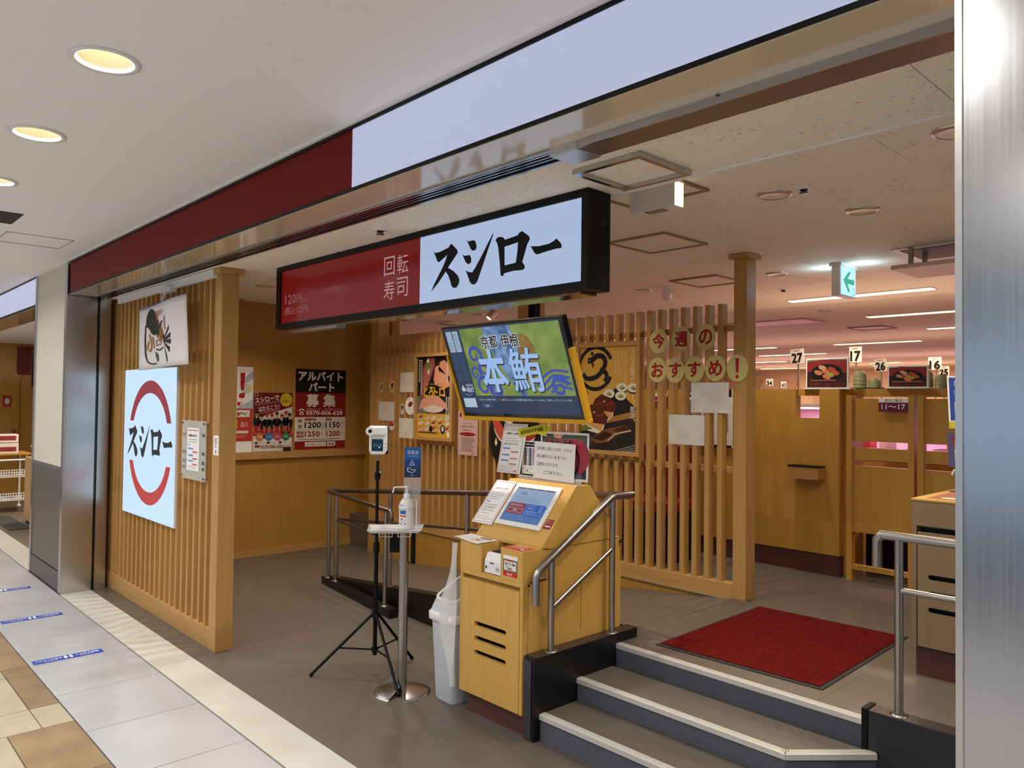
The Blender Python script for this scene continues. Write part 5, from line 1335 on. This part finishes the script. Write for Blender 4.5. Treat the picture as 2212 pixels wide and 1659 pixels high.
a.stroke([(.018, .052), (.018, .036), (.03, .03), (.046, .026), (.064, .04), (.06, .046), (.046, .042), (.036, .046), (.03, .054), (.018, .054)], .0032, '#e8eef6', 1); a.rect(.016, .034, .005, .02, '#e8eef6', 1); a.lines(.038, .010, .016, 1, .01, .004, '#b8c8da', 1)
a.build('print', sc)

bi = thing('waste_bin', 'light grey swing-top waste bin lined with a plastic bag beside the kiosk', 'bin', (-3.235, 2.64, 0))
bcx, bcy = -3.23, 2.66
def rr(w, d, r, z, cx=bcx, cy=bcy, n_=4):
    pts = []
    for qx, qy, a0 in ((1, 1, 0), (-1, 1, 90), (-1, -1, 180), (1, -1, 270)):
        for i in range(n_ + 1):
            t = math.radians(a0 + 90 * i / n_)
            pts.append((cx + qx * (w - r) + r * math.cos(t), cy + qy * (d - r) + r * math.sin(t), z))
    return pts
def loft(rings, m, name, parent, cap0=True, cap1=True):
    mb = MB(); n_ = len(rings[0])
    mb.add([p for r_ in rings for p in r_], [(i * n_ + j, i * n_ + (j + 1) % n_, (i + 1) * n_ + (j + 1) % n_, (i + 1) * n_ + j) for i in range(len(rings) - 1) for j in range(n_)], 0, True)
    if cap0: mb.add(rings[0], [tuple(range(n_))])
    if cap1: mb.add(rings[-1], [tuple(range(n_))])
    return mb.build(name, m, parent)
loft([rr(.078, .105, .03, 0), rr(.082, .11, .03, .01), rr(.098, .13, .032, .43)], m_bin, 'bucket', bi)
loft([rr(.108, .14, .034, .425), rr(.112, .144, .035, .43), rr(.112, .144, .035, .465), rr(.106, .138, .034, .472)], m_white, 'rim', bi)
def lidring(w, d, r, zf, zb):
    return [(p[0], p[1], zf + (zb - zf) * (p[1] - (bcy - d)) / (2 * d)) for p in rr(w, d, r, 0)]
loft([rr(.104, .134, .03, .47), lidring(.098, .122, .03, .50, .56), lidring(.090, .108, .035, .535, .635)], m_bin, 'swing_lid', bi, cap1=False)
loft([lidring(.092, .110, .036, .533, .633), lidring(.091, .109, .036, .541, .641), lidring(.080, .097, .034, .541, .641), lidring(.080, .097, .034, .53, .63)], m_white, 'opening_rim', bi, False, False)
loft([lidring(.081, .098, .034, .534, .634), lidring(.03, .04, .02, .55, .61)], mat('bin_opening', '#6b655c', rough=.6), 'opening_shade', bi, cap0=False)  # dark cap stands in for the shade inside the opening
random.seed(9)
mb = MB()
NJ, NI = 22, 8
V = []
for j in range(NJ + 1):
    v_ = j / NJ
    zt = .86 - .74 * v_
    wd = .026 + .10 * math.exp(-((v_ - .55) / .25) ** 2)
    for i in range(NI + 1):
        u = i / NI
        V.append((kx0 - .006 - wd * (1 - u) * 1.25, 2.528 - .018 * math.sin(3.14 * u) - .006 * math.sin(9 * v_ + 7 * u) + (.0 if v_ > .4 else .03 * (.4 - v_)), zt))
mb.add(V, [(j * (NI + 1) + i, j * (NI + 1) + i + 1, (j + 1) * (NI + 1) + i + 1, (j + 1) * (NI + 1) + i) for j in range(NJ) for i in range(NI)], 0, True)
mb.build('plastic_bag', m_bag, bi)

# blue queue stickers on the corridor floor
for x, y0, lb in ((-5.30, 1.07, 'blue queue-spacing floor sticker nearest the camera'), (-6.39, 1.09, 'blue queue-spacing floor sticker second from the camera'), (-7.44, 1.09, 'blue queue-spacing floor sticker by the pillar foot')):
    e, a = sheet('floor_sticker', lb, 'sticker', (x - .041, y0 + .38, .0012), (0, -1, 0), XX, .38, .08, flat('#2b46a4'), th=.001)
    a.text('間隔をあけて', .02, .022, .024, '#e6e6ee', 1, w=.13, bold=.02); a.text('お並びください', .225, .022, .024, '#e6e6ee', 1, w=.14, bold=.02); a.rect(.06, .056, .07, .008, '#b8c0dc', 1); a.rect(.25, .056, .07, .008, '#b8c0dc', 1)
    for q in (.175, .205): a.ell(q, .045, .010, .02, '#f0f0f2', 1); a.ell(q, .02, .008, .008, '#f0f0f2', 1)
    a.build('print', e)

# ============================================================ RECEPTION COUNTER AND RIGHT SIDE
rc = thing('reception_counter', 'wooden reception counter with slots, partly behind the steel pillar', 'counter', (-.7, 4.35, ZR))
MB().box(-1.335, -.1, 3.885, 4.86, ZR, .47).build('kickboard', m_kick, rc)
MB().box(-1.345, -.08, 3.90, 4.868, .47, 1.04).box(-1.345, -1.325, 3.86, 3.91, .47, 1.04).build('cabinet', mat('counter_side', '#80684a', col2='#8a7252', rough=.5, **WOODV), rc)  # veneer colour darkened for the shade on the counter
MB().box(-1.32, -.08, 3.897, 3.899, .48, 1.03).build('dark_inside', m_black, rc)  # black backing in place of shade behind the slots
MB().box(-1.345, -.08, 3.86, 4.868, 1.04, 1.158).build('upper_box', mat('counter_side', '#a98a5c'), rc, bevel=.002)
MB().box(-1.348, -.08, 3.857, 4.871, 1.158, 1.166).build('counter_top', m_kiosk, rc)
holed_panel('door', rc, mat('counter_side', '#a98a5c'), -1.32, -.85, .48, 1.012, [slot(-1.145, z, .26, .024) for z in (.806, .730, .655)], 3.86, .012)
e, a = sheet('counter_mat', 'reddish mat lying on the reception counter', 'mat', (-1.30, 3.92, 1.1675), XX, YY, .5, .37, flat('#a8624a'))
a.ell(.10, .05, .055, .035, '#e8dcc8', 1); a.rect(.02, .30, .3, .02, '#e0c0a8', 1); a.rect(.23, .02, .2, .22, '#e4dccc', 1); a.rect(.26, .05, .12, .12, '#9a948c', 2); a.build('print', e)
tyy = thing('cash_tray', 'grey inlaid tray on the reception counter', 'tray', (-1.1, 4.45, 1.167))
MB().box(-1.32, -.9, 4.30, 4.62, 1.1665, 1.172).build('tray', mat('tray_grey', '#5a544c', rough=.3), tyy); MB().box(-1.22, -.95, 4.36, 4.56, 1.172, 1.176).build('inlay', mat('tray_inlay', '#8a8276', rough=.3), tyy)
pb = Vector((-1.385, 4.72, 1.167))
pbt = thing('pump_bottle', 'white pump dispenser standing at the back of the reception counter', 'bottle', (-1.36, 4.74, 1.167))
q = Vector((-1.30, 4.74, 1.167))
q = Vector((-1.37, 4.72, 1.145))
MB().lathe([(.035, .022), (.035, .03), (.02, .045), (.012, .05), (.012, .06), (.006, .062), (.006, .095), (0, .095)], q + Vector((.03, 0, 0)), 20).tube([q + Vector((.035, 0, .10)), q + Vector((-.05, -.01, .102)), q + Vector((-.06, -.012, .075))], .006, 10).build('pump_head', m_white, pbt)
def stand_sign(lb, x0, x1, y, z0, z1, c):
    e, a = sheet('stand_sign', lb, 'sign', (x0, y, z0), XX, (-.06, .05, 1), x1 - x0, z1 - z0, m_whitep, th=.004)
    return e, a
e, a = stand_sign('blue health notice board standing behind the counter at the pillar edge', -1.318, -1.0, 4.30, 1.49, 1.757, None)
a.rect(.008, .04, .30, .22, '#2a4796', 1); a.rect(0, 0, .318, .035, '#c8b83a', 1); a.text('新型コロナ', .03, .215, .03, '#c8d4ee', 2, w=.2); a.rect(.03, .05, .26, .085, '#e4e4e6', 2); a.lines(.045, .115, .2, 3, .016, .006, '#55607a', 3); a.arc(.05, .185, .02, .002, 0, 6.28, '#a8b8e0', 2); a.frame(.06, .14, .05, .03, .003, '#a8b8e0', 2); a.build('print', e)
MB().box(-1.2, -1.19, 4.305, 4.315, 1.166, 1.50).build('pole', m_alu, e)
e, a = stand_sign('small dark red hand-wash notice below the blue board at the pillar edge', -1.318, -1.05, 4.292, 1.295, 1.468, None)
a.rect(0, 0, .268, .173, '#4a4a72', .5); a.rect(.02, .10, .24, .065, '#7a2a3c', 1); a.text('手指', .035, .125, .028, '#e8dce0', 2); a.text('消毒', .03, .1, .024, '#e8dce0', 2); a.rect(.03, .02, .2, .07, '#d8d4cc', 1); a.frame(.06, .03, .06, .05, .004, '#444a52', 2); a.build('print', e)

# ceiling-hung signs
ex = thing('exit_sign', 'green arrow emergency exit sign hanging from the shop ceiling', 'exit sign', (-2.30, 5.33, 2.35))
MB().box(-2.335, -2.272, 5.20, 5.45, 2.355, 2.565).build('housing', m_white, ex, bevel=.008); MB().box(-2.345, -2.262, 5.19, 5.46, 2.56, 2.58).build('ceiling_plate', m_white, ex)
MB().box(-2.273, -2.268, 5.215, 5.44, 2.365, 2.555).build('lit_face', mat('exit_white', '#404040', emit='#a8e2f4', es=1.2), ex)
a = Art((-2.268, 5.215, 2.365), YY, ZZ)
gr = glow('#12b494', .9)
a.poly([(.02, .10), (.11, .165), (.145, .165), (.09, .115), (.20, .115), (.20, .08), (.09, .08), (.135, .025), (.10, .025)], gr, 1); a.frame(.17, .008, .035, .05, .004, glow('#3aa8b0', 1), 1); a.build('arrow_print', ex)
light('exit_glow_back', 'POINT', (-2.44, 5.33, 2.48), 1.2, ex, (.5, .8, 1), .05)
light('exit_glow', 'POINT', (-2.16, 5.33, 2.48), 1.2, ex, (.55, .85, 1), .05)
wbx = thing('white_exit_box', 'white hanging exit box with bright lit end beside the sign', 'exit sign', (-2.05, 2.78, 2.42))
MB().box(-2.175, -1.932, 2.765, 2.83, 2.462, 2.58).build('housing', m_white, wbx, bevel=.002); MB().box(-1.932, -1.928, 2.768, 2.828, 2.465, 2.578).build('lit_end', mat('exit_end_lit', '#ffffff', emit='#fff2cc', es=1.6), wbx)
MB().box(-2.10, -2.0, 2.775, 2.82, 2.458, 2.462).build('vent', m_brown, wbx)
ac = thing('ceiling_air_conditioner', 'ceiling air conditioner with its grille panel lowered on four struts', 'air conditioner', (-1.5, 5.2, 2.36))
MB().box(-1.86, -1.20, 4.98, 5.46, 2.572, 2.579).build('opening_frame', m_white, ac); MB().box(-1.82, -1.24, 5.02, 5.42, 2.569, 2.573).build('dark_opening', mat('ac_inside', '#4a443e', rough=.6), ac)
MB().box(-1.80, -1.10, 4.82, 5.26, 2.425, 2.45).build('grille_panel', mat('ac_panel', '#c8b6a6', rough=.4), ac, bevel=.004)
for x, y in ((-1.74, 4.98), (-1.74, 5.22), (-1.4, 4.98), (-1.4, 5.22)): MB().box(x - .012, x + .012, y - .012, y + .012, 2.45, 2.575).build('strut', m_pipe, ac)
sl_ = thing('ceiling_slot', 'long framed air slot in the pink ceiling right of the tall post', 'vent', (-4.6, 8.5, 2.579))
MB().box(-5.5, -4.0, 8.25, 8.78, 2.572, 2.5788).build('frame', m_brown, sl_); MB().box(-5.45, -4.06, 8.30, 8.72, 2.570, 2.573).build('slot', mat('slot_grey', '#c8a8a8', rough=.4), sl_)

# ============================================================ RESTAURANT BEHIND
def booth(lb, x0, x1, y):
    return thing('booth_partition', lb, 'partition', ((x0 + x1) / 2, y, ZR))
e, a = sheet('seat_sign', 'red seat sign behind the slats left of the laminated sheets', 'sign', (-4.18, 5.612, 1.58), XX, ZZ, .20, .11, flat('#8e1c2c'), th=.003)
a.rect(0, .08, .20, .03, '#d8d4d0', 1); a.text('21〜27', .02, .02, .04, '#ece4ea', 1, w=.16, bold=.03); a.build('print', e)
bp = booth('plain yellow-wood booth partition with a square window right of the tall post', -4.6, -2.46, 5.65)
MB().box(-4.6, -2.46, 5.63, 5.70, ZR, .49).build('kickboard', m_kick, bp)
MB().prism([(-4.6, .49), (-2.461, .49), (-2.461, 1.722), (-2.611, 1.722), (-2.611, 1.502), (-2.797, 1.502), (-2.797, 1.722), (-4.6, 1.722)], 1, 5.62, 5.70).build('board', m_booth, bp)
MB().box(-2.80, -2.608, 5.66, 5.70, 1.672, 1.722).build('window_head', m_booth, bp)
MB().box(-2.461, -2.42, 5.70, 5.95, ZR, 1.72).build('end_board', m_booth, bp)
pmf = thing('leaflet_pocket', 'wooden leaflet pocket with black top fixed to the booth partition', 'holder', (-2.67, 5.56, 1.05))
MB().box(-2.80, -2.565, 5.50, 5.618, 1.047, 1.135).build('pocket', m_latx, pmf); MB().box(-2.802, -2.563, 5.498, 5.618, 1.135, 1.146).build('top', m_black, pmf)
def gate(lb, x0, x1, leg=True):
    e = booth(lb, x0, x1, 5.62)
    MB().box(x0, x0 + .04, 5.58, 5.64, ZR, 1.675).build('upright', m_booth, e); MB().box(x1 - .04, x1, 5.58, 5.64, ZR, 1.675).build('upright', m_booth, e)
    for z0, z1 in ((1.345, 1.652), (1.212, 1.298), (.74, 1.168)):
        MB().box(x0 + .04, x1 - .04, 5.595, 5.625, z0, z1).build('board', m_booth, e)
    MB().box(x0 + .04, x1 - .04, 5.59, 5.64, .69, .742).build('rail', m_booth, e); MB().box(x0 + .04, x1 - .04, 5.59, 5.63, .42, .455).build('foot_rail', m_booth, e)
    return e
gt = gate('open-legged wooden screen with the 11 to 17 seat sign', -2.392, -1.93)
gate('open-legged wooden screen behind the reception counter', -1.91, -1.40)
db = thing('shade_box', 'black box added to darken the space under the wooden screens', 'base', (-1.8, 6.0, ZR))  # black box put in for the darkness below the screens
MB().box(-2.40, -1.46, 5.95, 6.3, ZR, .72).build('base', m_black, db)
hb_ = thing('header_beam', 'wooden header beam over the booth screens', 'beam', (-1.5, 5.8, 1.69))
MB().box(-2.42, -.4, 5.74, 5.80, 1.665, 1.725).build('beam', m_booth, hb_)
e, a = sheet('seat_sign', 'white and purple seat sign reading 11 to 17 on the wooden screen', 'sign', (-2.163, 5.578, 1.560), XX, ZZ, .197, .094, th=.003)
a.rect(0, 0, .197, .064, '#6e1c3c', 1); a.text('11〜17', .02, .017, .034, '#ece4ea', 2, w=.157, bold=.03); a.text('席のご案内', .04, .069, .020, '#55504c', 2, w=.115); a.build('print', e)

def menu_board(lb, x0, x1, y, z0, z1):
    e = thing('menu_board', lb, 'menu board', ((x0 + x1) / 2, y, z0))
    MB().box(x0, x1, y, y + .02, z0, z1).build('panel', m_white, e); MB().box(x0 - .01, x1 + .03, y - .03, y + .06, z0 - .006, z0 + .001).build('foot', m_white, e)
    a = Art((x0, y, z0), XX, ZZ); w, h = x1 - x0, z1 - z0
    a.rect(.01, .008, w - .02, h - .02, '#3a1c18', 1); a.poly([(.01, h * .55), (.01, h * .85), (w * .3, h * .95), (w - .01, h * .9), (w - .01, h * .5)], '#8a2a28', 1.2); a.poly([(.01, h - .012), (w * .35, h - .012), (w * .3, h * .9), (.01, h * .88)], '#7a7a58', 1.4); a.poly([(w * .65, h - .012), (w - .01, h - .012), (w - .01, h * .9), (w * .7, h * .92)], '#5a6a4a', 1.4)
    a.ell(w * .5, h * .5, w * .38, h * .3, '#1a1210', 1.6)
    for i, (fx, fy, c) in enumerate(((.3, .52, '#c8825c'), (.48, .55, '#c8704a'), (.62, .62, '#a84a3c'), (.4, .68, '#d09a78'), (.7, .5, '#b8583c'), (.5, .38, '#d07a4a'), (.58, .45, '#a89a48'))): a.ell(w * fx, h * fy, w * .10, h * .075, c, 2 + .1 * i, rot=-.3)
    a.text('大切り厳選まぐろ', w * .12, h * .84, h * .09, '#a83a34', 3, w=w * .76, bold=.02); a.text('全貫に逢いたす', w * .08, h * .06, h * .14, '#7a2c28', 3, w=w * .84, bold=.02); a.lines(w * .12, h * .25, w * .76, 1, .01, .008, '#a8685a', 3)
    a.build('picture', e)
menu_board('dark sushi photo board standing on the partition left of the 17 card', -2.735, -2.412, 5.66, 1.727, 1.957)
menu_board('dark sushi photo board standing on the beam left of the 16 card', -2.165, -1.895, 5.745, 1.731, 1.890)
CARDS = (('27', -3.785, -3.645, 7.5, 2.02, 2.17, 'tilted'), ('17', -3.187, -3.068, 7.5, 2.022, 2.172, ''), ('26', -3.65, -3.515, 9.3, 2.003, 2.15, ''), ('16', -2.902, -2.772, 8.8, 1.99, 2.125, ''), ('25', -3.34, -3.222, 10.5, 1.984, 2.107, ''), ('34', -7.855, -7.705, 14.5, 1.983, 2.125, ''), ('43', -8.825, -8.698, 17.0, 2.003, 2.15, ''), ('33', -7.5, -7.37, 15.5, 1.96, 2.10, ''))
for t, x0, x1, y, z0, z1, f_ in CARDS:
    e = thing('seat_number_card', 'white seat number card reading %s, %s' % (t, {'27': 'tilted, left of the larger photo board', '17': 'right above the larger photo board', '26': 'between the two photo boards', '16': 'right of the smaller photo board', '25': 'low beside the blue notice board', '34': 'small and far, beside the tall wooden post', '43': 'tiny, left of the larger photo board', '33': 'tiny, half hidden behind the larger photo board'}[t]), 'number card', ((x0 + x1) / 2, y, ZR), 'seat number cards')
    w, h = x1 - x0, z1 - z0
    rot_ = .06 if t in ('27', '26') else 0
    MB().obox((x0, y, z0), Vector((w, 0, w * rot_)), (0, .01, 0), Vector((-h * rot_, 0, h))).build('card', m_white, e)
    a = Art((x0, y, z0), Vector((1, 0, rot_)).normalized(), Vector((-rot_, 0, 1)).normalized(), step=.0015)
    a.text(t, w * .12, h * .08, h * .62, '#141414', 1, w=w * .76, bold=.055); a.text('席番号', w * .25, h * .82, h * .11, '#333333', 1, w=w * .5); a.build('number', e)
    MB().box((x0 + x1) / 2 - .008, (x0 + x1) / 2 + .008, y + .012, y + .026, 1.5, z0 + h * .6).build('pole', m_alu, e)
    MB().box((x0 + x1) / 2 - .3, (x0 + x1) / 2 + .3, y + .0, y + .08, ZR, 1.5).build('booth_back', m_booth, e)

def cup_stack(x, y, z, n_, r, lb):
    for k in range(n_):
        e = thing('teacup', lb, 'teacup', (x, y, z + k * .028), 'upturned green teacups on the shelf')
        MB().lathe([(r * 1.03, 0), (r * 1.03, .005), (r, .008), (r * .95, .045), (r * .84, .062), (r * .62, .070), (r * .58, .075), (0, .075)], (x, y, z + k * .028), 20).build('cup', m_cup, e)
sb = thing('cup_shelf', 'wooden cup shelf behind the header beam', 'shelf', (-2.0, 6.1, 1.70))
MB().box(-2.62, -1.3, 5.86, 6.25, 1.69, 1.725).build('shelf', m_booth, sb); MB().box(-2.6, -2.56, 5.9, 6.2, ZR, 1.69).box(-1.4, -1.36, 5.9, 6.2, ZR, 1.69).build('leg', m_booth, sb)
tyb = thing('serving_tray', 'black serving tray under the green teacups', 'tray', (-2.38, 6.0, 1.725))
MB().box(-2.535, -2.25, 5.93, 6.12, 1.7255, 1.737).build('tray', m_blackg, tyb)
cup_stack(-2.475, 6.02, 1.737, 3, .050, 'green teacup in the upturned stack right of the larger photo board')
cup_stack(-2.365, 6.02, 1.737, 1, .046, 'single upturned green teacup on the black tray')
cup_stack(-1.985, 5.98, 1.7255, 3, .046, 'green teacup in the upturned stack right of the second photo board')
cup_stack(-1.885, 5.98, 1.7255, 2, .046, 'green teacup in the low stack by the blue notice board')

# booth tables with conveyor lanes, pink light strips, plates and boxes seen through the screens
def lane(lb, x0, x1, y, p=P_PINK):
    e = thing('conveyor_lane', lb, 'conveyor', ((x0 + x1) / 2, y, ZR))
    MB().box(x0, x1, y, y + .5, ZR, 1.13).build('base', m_booth, e); MB().box(x0, x1, y + .02, y + .48, 1.13, 1.15).build('belt', mat('belt_grey', '#6a6460', rough=.4), e)
    MB().box(x0, x1, y - .02, y + .52, 1.58, 1.61).build('upper_shelf', m_white, e)
    for x in (x0 + .05, (x0 + x1) / 2, x1 - .05): MB().box(x - .015, x + .015, y + .23, y + .27, 1.15, 1.58).build('shelf_post', m_booth, e)
    MB().box(x0, x1, y - .015, y + .01, 1.565, 1.58).box(x0, x1, y + .0, y + .02, 1.36, 1.372).build('light_strip', m_pink, e)
    MB().box(x0, x1, y + .485, y + .50, 1.15, 1.58).build('back_panel', mat('lane_back', '#e6d2d8', rough=.5), e)  # pale panel added to brighten the view through the screens
    light('pink_glow', 'AREA', ((x0 + x1) / 2, y + .2, 1.555), p * (x1 - x0) / 2, e, (1, .48, .72), x1 - x0, size_y=.2)
    light('pink_up_glow', 'AREA', ((x0 + x1) / 2, y + .25, 1.66), p * .42 * (x1 - x0) / 2, e, (1, .56, .50), x1 - x0, size_y=.3, rot=(math.pi, 0, 0))  # up-light without a fitting, added to tint the ceiling pink
lane('conveyor lane with pink light strips behind the booth screens', -3.6, -.6, 6.6)
lane('conveyor lane with pink light strips in the middle of the restaurant', -7.0, -1.0, 11.0)
lane('conveyor lane with pink light strips at the far left', -12.0, -5.5, 8.6)
lane('added conveyor lane with pink light strips before the wavy wall', -12.0, -2.0, 15.2, P_PINK * 1.6)  # far lanes added so their glow brightens the ceiling there
lane('added last conveyor lane along the wavy wall', -12.0, -2.0, 18.2, P_PINK * 1.6)
random.seed(21)
for k in range(13):
    x = -3.35 + k * .21
    e = thing('packed_box', 'small pale box or pack on the pink lit conveyor lane', 'box', (x, 6.72, 1.15), 'packs on the conveyor lane')
    hh = .08 + .11 * random.random()
    MB().box(x - .07, x + .07, 6.66, 6.80, 1.15, 1.15 + hh).build('pack', flat(random.choice(['#e0c8c0', '#d89a90', '#c8b8c8', '#b04a44', '#e8dcd0', '#d8a060'])), e, bevel=.004)
    MB().box(x - .072, x + .072, 6.658, 6.802, 1.15 + hh - .012, 1.15 + hh).build('lid', flat('#efe4dc'), e)
for x, y, lb in ((-3.85, 5.05, 'red vinyl bench seen through the back lattice right of the eel poster'), ):
    e = thing('bench_seat', lb, 'bench', (x, y, ZR))
    MB().box(x - .45, x + .35, y - .1, y + .3, .74, .82).build('seat', m_redseat, e, bevel=.01); MB().box(x - .45, x + .35, y + .3, y + .36, .74, 1.25).build('backrest', m_redseat, e, bevel=.01); MB().box(x - .43, x + .33, y - .05, y + .28, ZR, .74).build('base', m_black, e)
gb = thing('guide_board', 'seat guide board with black rows behind the right lattice', 'board', (-3.57, 5.61, 1.24))
MB().box(-3.80, -3.34, 5.605, 5.619, 1.24, 1.72).build('panel', m_white, gb)
a = Art((-3.80, 5.605, 1.24), XX, ZZ); a.rect(0, .42, .46, .06, '#141414', 1); a.text('座席番号のご案内', .04, .435, .03, '#f0f0f0', 2, w=.38); a.rect(0, 0, .46, .02, '#141414', 1)
for i, c in enumerate(('#26302a', '#2a3450', '#7a2024')):
    a.rect(.05 + i * .14, .12, .10, .28, '#dcd8d2', 1)
    for k in range(14): a.rect(.055 + i * .14, .13 + k * .019, .09, .011, c, 2)
for i in range(4): a.frame(.03 + i * .1, .04, .06, .05, .004, '#333333', 1)
a.build('print', gb)

# ============================================================ NEIGHBOURING SHOP AT THE FAR LEFT
nf = thing('neighbour_fascia', 'white fascia band of the neighbouring shop beyond the pillar', 'fascia', (-12, 1.62, 2.42))
MB().box(-16, -8.14, 1.605, 1.85, 2.44, 2.698).build('body', m_black, nf); MB().box(-16, -8.15, 1.594, 1.604, 2.441, 2.685).build('white_panel', mat('fascia_white', '#20222a'), nf); MB().box(-16, -8.14, 1.588, 1.606, 2.427, 2.441).box(-16, -8.14, 1.588, 1.606, 2.685, 2.695).build('edging', m_black, nf); MB().box(-16, -8.14, 1.60, 1.88, 2.42, 2.43).build('soffit', m_soffit, nf)
struct('ceiling', B(-16, -7.6, 1.86, 4.8, 2.45, 2.6), m_ceil)
nw = struct('wall_neighbour', B(-14.75, -14.62, 1.9, 4.7, 0, 2.45), m_wall)
struct('wall_neighbour_back', B(-16, -7.56, 4.7, 4.8, 0, 2.6), m_wall)
struct('wall_neighbour_side', B(-7.66, -7.56, 2.4, 4.7, 0, 2.6), m_wall)
d1 = struct('door_1', B(-14.62, -14.59, 1.95, 2.66, 0, 1.98), m_wall)
MB().lathe([(0, -.03), (.03, -.015), (.03, .015), (0, .03)], (-14.56, 2.58, .98), 16).lathe([(.035, .06), (.03, .075), (0, .08)], (-14.575, 2.58, .98), 14).build('door_knob', m_pipe, d1)
e, a = sheet('door_notice', 'small red and yellow notice on the neighbouring shop door', 'notice', (-14.585, 2.43, 1.42), YY, ZZ, .12, .22, flat('#a03028')); a.rect(0, .19, .12, .03, '#c8a030', 1); a.ell(.06, .09, .035, .05, '#d8c8c0', 1); a.build('print', e)
e, a = sheet('menu_photo', 'dark photo menu on the neighbouring shop door at the left edge', 'poster', (-14.585, 2.12, 1.38), YY, ZZ, .16, .30, flat('#2a2630')); a.ell(.09, .16, .05, .07, '#c8a898', 1); a.rect(0, .0, .16, .08, '#2a4080', 1); a.build('print', e)
e, a = sheet('white_notice', 'white text notice below the photo menu at the left edge', 'notice', (-14.585, 2.12, 1.02), YY, ZZ, .15, .31); a.lines(.02, .27, .11, 6, .04, .01, '#9a9690'); a.build('print', e)
rf = thing('red_wall_board', 'red board high on the neighbouring shop wall', 'board', (-14.6, 2.75, 2.0)); MB().box(-14.62, -14.58, 2.62, 2.85, 1.95, 2.40).build('panel', flat('#6a2420'), rf)
dt = thing('dark_monitor', 'dark monitor seen edge-on beside the pillar in the neighbouring shop', 'monitor', (-12.5, 2.6, 1.7)); MB().box(-12.55, -12.49, 2.42, 3.0, 1.72, 2.25).build('screen', m_blackg, dt); MB().box(-12.53, -12.5, 2.7, 2.74, 2.25, 2.45).build('mount', m_black, dt)
nc = thing('neighbour_counter', 'pale wooden counter end in the neighbouring shop beside the pillar', 'counter', (-11.1, 2.4, 0)); MB().box(-11.30, -10.6, 2.14, 2.7, .04, .83).build('body', m_lat, nc, bevel=.004); MB().box(-11.28, -10.62, 2.16, 2.68, 0, .04).build('plinth', m_kick, nc)
nb = thing('pump_dispenser', 'white pump dispenser on the neighbouring shop counter', 'bottle', (-11.2, 2.25, .83)); MB().lathe([(.03, 0), (.03, .08), (.012, .10), (.012, .13), (0, .13)], (-11.2, 2.25, .83), 14).tube([(-11.2, 2.25, .96), (-11.2, 2.18, .965)], .008, 8).build('pump', m_white, nb)
ct = thing('trolley_cart', 'white wire basket trolley in the neighbouring shop at the left edge', 'trolley', (-12.55, 2.2, 0))
for x, y in ((-12.33, 2.02), (-12.33, 2.36), (-12.8, 2.02), (-12.8, 2.36)):
    MB().tube([(x, y, .05), (x, y, .80)], .014, 8).build('upright', m_white, ct); MB().lathe([(0, 0), (.025, .008), (.03, .03), (.025, .05), (0, .055)], (x, y, 0), 12).build('caster', m_white, ct)
for z in (.16, .48):
    b_ = MB()
    b_.box(-12.8, -12.33, 2.02, 2.36, z, z + .01)
    for k in range(12):
        y = 2.03 + .03 * k; b_.box(-12.34, -12.325, y - .004, y + .004, z, z + .10)
    for k in range(15):
        x = -12.79 + .032 * k; b_.box(x - .004, x + .004, 2.015, 2.03, z, z + .10)
    for zz in (.03, .065, .10): b_.box(-12.8, -12.325, 2.012, 2.024, z + zz - .004, z + zz + .004).box(-12.338, -12.324, 2.02, 2.36, z + zz - .004, z + zz + .004)
    b_.build('basket', m_white, ct)
MB().box(-12.85, -12.28, 1.98, 2.40, .79, .81).build('top_board', m_booth, ct); MB().tube([(-12.30, 2.0, .72), (-12.30, 2.38, .72)], .012, 8).build('push_bar', m_white, ct)
for k, (x, z, lb) in enumerate(((-12.40, .81, 'lower white carton on the trolley top'), (-12.42, .96, 'upper small pack on the trolley top'))):
    e = thing('carton', lb, 'carton', (x, 2.12, z)); MB().box(x - .1, x + .1, 2.0, 2.25, z, z + .14 - .03 * k).build('box', flat('#d8d0c8'), e, bevel=.004); MB().box(x + .1, x + .102, 2.03, 2.22, z + .03, z + .09).build('label', flat('#8a3030'), e)
nm_ = thing('door_mat', 'dark grey door mat at the neighbouring shop entrance', 'mat', (-11.3, 2.05, 0)); MB().box(-12.0, -10.7, 1.88, 2.10, 0.001, .008).build('mat', mat('dark_mat', '#3a3632', rough=.9), nm_)
light('neighbour_light', 'AREA', (-11.5, 2.8, 2.43), 60, None, (1, .82, .6), .8)
